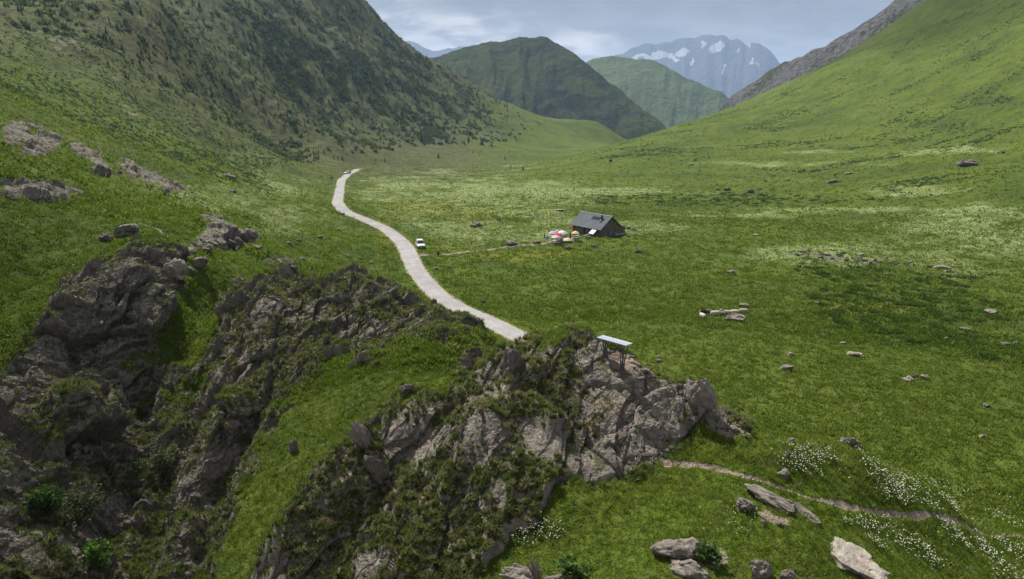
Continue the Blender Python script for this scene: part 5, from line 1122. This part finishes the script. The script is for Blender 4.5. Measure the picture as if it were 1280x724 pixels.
def conifer(px, py, hpx, label, group, k):
    p = ground_at(px, py, 150); tm, cm, H = PROTO[k]; s = hpx / px_m(p) / H
    o = thing('conifer_tree', label, 'tree', p, RNG.uniform(0, 6), group); o.scale = (s * RNG.uniform(.9, 1.2), s * RNG.uniform(.9, 1.2), s)
    for nm, me in (('trunk', tm), ('crown', cm)): c = bpy.data.objects.new(nm, me); COL.objects.link(c); c.parent = o
named = [(187,75,13,'tall dark conifer standing high on the left hillside by the outcrops'),(217,44,9,'dark conifer uphill to the right of the tall one on the left hillside'),(258,117,9,'dark conifer at the left edge of the alder thicket'),(265,122,9,'conifer just below another at the left edge of the alder thicket'),(281,109,8,'conifer inside the left edge of the alder thicket'),(527,178,13,'tallest dark conifer above the foot of the big left slope'),(526,168,10,'conifer right above the tallest one at the slope foot'),(602,181,9,'conifer in the row of young trees on the right part of the slope'),(614,183,8,'second conifer from the left of the row on the slope'),(548,198,8,'lone conifer in the brown scrub near the valley floor'),(631,200,8,'conifer at the right end of the row on the slope'),(654,213,7,'round dark tree on the valley floor at the slope foot'),(451,15,6,'tiny conifer on the skyline of the big left mountain'),(503,148,13,'dark conifer in the middle of the slope above the valley')]
for i, a in enumerate(named): conifer(*a, 'conifers of the left mountain', i % 4 if a[0] != 654 else 3)
c7 = [(450,410),(468,428),(490,415),(505,420),(545,432),(600,455),(637,460),(585,460),(650,468),(712,485),(757,465),(908,495),(953,497),(1232,475),(470,408),(500,412),(612,450),(640,452),(540,455),(430,440),(690,480),(735,490)]
for i, (x, y) in enumerate(c7): conifer(250 + x / 4.129, 81.5 + y / 4.129, RNG.uniform(3.5, 6.5), 'small dark conifer of the loose row at the foot of the left hillside', 'conifers of the loose row at the slope foot', i % 4)
cnt = 0
while cnt < 190:
    px = RNG.uniform(130, 640); py = RNG.uniform(5, 200)
    lo = np.interp(px, [130, 250, 330, 430, 560, 640], [95, 120, 160, 188, 198, 200]); hi = np.interp(px, [130, 430, 520, 600, 640], [2, 6, 62, 112, 135])
    if not hi + 3 < py < lo: continue
    conifer(px, py, RNG.uniform(4, 9.5) * (1.0 if px < 450 else .85), 'small dark conifer scattered over the scrub of the big left slope', 'conifers scattered over the left slope', cnt % 4); cnt += 1

# ------------------------------------------------------------------ alder scrub and low bushes as masses
M_SHRUB = leaf_material('scrub_leaves', (.044, .070, .030), (.080, .114, .046), (.120, .155, .066), trans=.35)
parts = []
p, nr, i, j = scatter((.10 + sstep(.1, 1.1, SHRUB)) * sstep(-.6, .6, fbm(X / 14, Y / 14, 4, 850)) * (Z > 5) * np.clip(left * 1.4, 0, 1) * (GR > 380) * (GR < 1050), int(11000 * qn), 1.3); n = len(p)
parts.append(blades(p, nr, 12, RNG.uniform(1.2, 3.0, n), RNG.uniform(.5, 1.0, n), RNG.uniform(.9, 1.7, n), np.full(n, .9), RNG.uniform(0, 1, n), np.zeros(n)))
hillw = (GR > 200) * (GR < 800) * (GA < -.05) * (Z > 8) * sstep(-.6, .7, fbm(X / 18, Y / 18, 4, 851)) * (1 - .7 * ROCK)
p, nr, i, j = scatter(hillw, int(15000 * qn), 1.4); n = len(p)
parts.append(blades(p, nr, 7, RNG.uniform(.3, .8, n), RNG.uniform(.25, .5, n), RNG.uniform(.35, .8, n), np.full(n, .9), RNG.uniform(0, .7, n), np.zeros(n)))
rw = (GR > 250) * (GR < 720) * (GA > .05) * (Z > 4) * sstep(.1, .7, fbm(X / 30, Y / 14, 4, 853) + .7 * DARK)
p, nr, i, j = scatter(rw, int(5000 * qn), 1.4); n = len(p)
parts.append(blades(p, nr, 7, RNG.uniform(.25, .7, n), RNG.uniform(.3, .6, n), RNG.uniform(.5, 1.1, n), np.full(n, .9), RNG.uniform(.2, .9, n), np.zeros(n)))
foliage('shrubs', parts, M_SHRUB)
M_LOW = leaf_material('low_shrub_leaves', (.056, .096, .014), (.082, .132, .020), (.125, .17, .03), trans=.3)
p, nr, i, j = scatter(sstep(.08, .6, DARK) * (GR > 60) * (GR < 330) * (RD > 4) * (1 - ROCK) * CLEAR * sstep(.2, .55, fbm(X / 1.8, Y / 1.8, 3, 855)), int(4500 * qn), 1.7); n = len(p)
foliage('low_shrubs', [blades(p, nr, 12, RNG.uniform(.25, .5, n), np.full(n, .16), RNG.uniform(.25, .5, n), np.full(n, 1.0), RNG.uniform(0, .6, n), np.zeros(n))], M_LOW)

# ------------------------------------------------------------------ white umbels
M_UMBEL = leaf_material('umbel_flowers', (.06, .10, .02), (.08, .13, .025), (.12, .17, .04), (.74, .75, .60), .3)
fz = np.full(GR.shape, -9, F32)
for cx, cy, rx, ry, g, rot in [(1110,597,110,30,.55,24),(1200,640,90,16,.6,14),(1190,690,120,34,.75,14),(1010,580,50,18,.35,10),(1140,670,90,14,.5,10),(1240,610,60,40,.15,0),(48,490,26,22,.7,-40),(650,668,55,20,.2,0),(900,655,60,20,.1,0),(520,515,14,18,.4,-60)]:
    fz = np.maximum(fz, np.where(ell(cx, cy, rx, ry, 18, 60, rot) > 0, g * (.35 + ell(cx, cy, rx, ry, 18, 60, rot)), 0))
fzc = np.clip(fz, 0, None) * sstep(-.35, .8, fbm(X / 1.3, Y / 1.3, 3, 861)) * (1 - SOIL) * (1 - ROCK) * np.clip(-(N[..., 0] * X + N[..., 1] * Y + N[..., 2] * (Z - CAM_H)) / np.sqrt(X * X + Y * Y + (Z - CAM_H) ** 2) * 1.6 - .15, 0, 1)
def umbels(p, size, stem):
    n = len(p); lean = RNG.normal(0, .12, (n, 3)); lean[:, 2] = 1; head = p + lean * stem[:, None]; V_, T_, C_ = [], [], []
    st = blades(p, np.tile([0, 0, 1.], (n, 1)), 3, stem * .9, np.full(n, .02), np.full(n, .03), np.full(n, .5), RNG.uniform(.3, .8, n), np.zeros(n))
    for s in range(5):                                        # each umbel is five small tilted florets
        ofs = RNG.normal(0, .42, (n, 3)) * size[:, None]; ofs[:, 2] *= .35; c = head + ofs; a = RNG.uniform(0, 6.28, n); q = size * RNG.uniform(.35, .6, n)
        u = np.stack([np.cos(a), np.sin(a), RNG.normal(0, .25, n)], -1) * q[:, None]; v = np.stack([-np.sin(a), np.cos(a), RNG.normal(0, .25, n)], -1) * q[:, None]
        V_.append(np.stack([c + u, c + v, c - u, c - v], 1).reshape(-1, 3)); o = np.arange(n, dtype=np.int32)[:, None, None] * 4
        T_.append((o + np.array([[0, 1, 2], [0, 2, 3]], np.int32)).reshape(-1, 3)); C_.append(np.tile([.5, 1, 1, 1.], (n * 4, 1)))
    return [st] + list(zip(V_, T_, C_))
p, nr, i, j = scatter(fzc, int(3200 * qn), 1.5); n = len(p)
foliage('white_flowers', umbels(p, RNG.uniform(.013, .036, n) * np.clip(GR[i, j] / 32, .8, 1.5), RNG.uniform(.18, .42, n)), M_UMBEL)

# ------------------------------------------------------------------ bushes in the ravine and at the lower edge
def bush(px, py, wpx, hpx, label, name, mat, leaf=.09, nl=900, lean=(0, 0), seed=0, twiggy=False):
    p = ground_at(px, py, 18); s = px_m(p); W2, H2 = wpx / s / 2, hpx / s; rg = np.random.default_rng(900 + seed); o = thing(name, label, 'bush' if name != 'leafy_plant' else 'plant', p, 0)
    mb = MB(); tips = []
    for k in range(26 if twiggy else 9):
        a = rg.uniform(0, 6.28); q = rg.uniform(.2, 1.0); tip = Vector((math.cos(a) * W2 * q + lean[0] * H2, math.sin(a) * W2 * q, H2 * rg.uniform(.6, 1.0) * (1.1 - .45 * q))); md = tip * .5 + Vector((rg.normal(0, .05), rg.normal(0, .05), H2 * .06)); mb.tube([(0, 0, -.15), md, tip], [.022 * H2 + .004, .014 * H2 + .003, .004], 5); tips.append(tip)
    mb.build('branches', M_BARK if not twiggy else M_TWIG, o)
    if nl:
        tp = np.array([t_[:] for t_ in tips]); pick = rg.integers(len(tp), size=nl); f = rg.uniform(.35, 1.05, nl)[:, None]; pos = tp[pick] * f + rg.normal(0, 1, (nl, 3)) * np.array([W2, W2, H2 * .6]) * .17
        nrm = rg.normal(0, 1, (nl, 3)) + [0, 0, .8]; nrm /= np.linalg.norm(nrm, axis=1, keepdims=True)
        v_, t_, c_ = blades(pos, nrm, 2, np.full(nl, leaf * 1.5), np.full(nl, leaf), np.full(nl, leaf * .5), np.full(nl, .7), rg.uniform(0, 1, nl), np.zeros(nl), None, .15)
        me = bpy.data.meshes.new('foliage'); fill_mesh(me, v_, t_, False); at = me.attributes.new('tint', 'FLOAT_COLOR', 'POINT'); at.data.foreach_set('color', c_.astype(F32).ravel()); me.materials.append(mat); f_ = bpy.data.objects.new('foliage', me); COL.objects.link(f_); f_.parent = o
    return o
M_TWIG = plain('dry_twigs', (.20, .17, .14), .9, .1)
M_BG = leaf_material('bright_leaves', (.07, .16, .02), (.11, .22, .03), (.17, .28, .05)); M_GG = leaf_material('greygreen_leaves', (.07, .095, .045), (.11, .135, .065), (.16, .18, .09)); M_DG = leaf_material('dark_leaves', (.045, .085, .02), (.07, .12, .03), (.10, .16, .045))
bush(98, 650, 44, 56, 'grey green feathery bush growing in the dark ravine', 'ravine_bush', M_GG, .10, 1400, (.2, 0), 1); bush(122, 712, 30, 40, 'small bright green bush low in the ravine', 'ravine_bush', M_BG, .12, 700, (0, 0), 2)
bush(206, 592, 52, 40, 'wide grey green bush on the rocks right of the ravine', 'ravine_bush', M_GG, .09, 1200, (-.2, 0), 3); bush(62, 640, 40, 36, 'dark leafy bush on the ledge left of the grey green feathery bush', 'ravine_bush', M_DG, .12, 900, (0, 0), 4)
bush(672, 728, 34, 42, 'leafless grey twiggy shrub at the lower edge', 'dry_shrub', M_GG, .05, 0, (-.1, 0), 7, True); bush(716, 722, 42, 26, 'broad leaved dark green plant right of the twiggy shrub', 'leafy_plant', M_DG, .16, 140, (0, 0), 8); bush(885, 702, 30, 24, 'dark green leafy plant beside the jagged rock in the front grass', 'leafy_plant', M_DG, .12, 260, (0, 0), 9)

# ------------------------------------------------------------------ unseen clouds, added overhead out of the picture to shade the slopes below
def shade_cloud(name, c, rx, ry, seed):
    """a flattened billowing cloud; c is the ground point its shadow is centred on"""
    hgt = 1420.; ctr = Vector(c) + sd * (hgt / sd.z); bm = bmesh.new(); bmesh.ops.create_icosphere(bm, subdivisions=5, radius=1); co_ = np.array([v.co[:] for v in bm.verts])
    f = 1 + .35 * fbm(co_[:, 0] * 1.6 + seed, co_[:, 1] * 1.6 + co_[:, 2], 5, seed); co_ *= f[:, None]; co_[:, 2] = np.where(co_[:, 2] < 0, co_[:, 2] * .25, co_[:, 2])
    for v, q in zip(bm.verts, co_): v.co = (q[0] * rx, q[1] * ry, q[2] * min(rx, ry) * .45)
    me = bpy.data.meshes.new(name); bm.to_mesh(me); bm.free(); me.materials.append(M_CLOUD); me.polygons.foreach_set('use_smooth', [True] * len(me.polygons)); o = bpy.data.objects.new(name, me); COL.objects.link(o); o.location = ctr; o['kind'] = 'structure'; return o

m, t, b = new_mat('shade_cloud', 1.0, 0.0); b.inputs['Base Color'].default_value = (.85, .85, .87, 1); M_CLOUD = m
tp_ = t.add('ShaderNodeBsdfTransparent'); mx = t.add('ShaderNodeMixShader'); mx.inputs[0].default_value = .74; t.link(b.outputs[0], mx.inputs[1]); t.link(tp_.outputs[0], mx.inputs[2]); t.link(mx.outputs[0], t.n['Material Output'].inputs['Surface'])
shade_cloud('shade_cloud', (-129, 8, 0), 108, 82, 3); shade_cloud('shade_cloud', (-120, 1560, 0), 560, 520, 4); shade_cloud('shade_cloud', (640, 1320, 0), 270, 330, 5); shade_cloud('shade_cloud', (-520, 760, 0), 230, 330, 6); shade_cloud('shade_cloud', (540, 640, 0), 200, 230, 7)
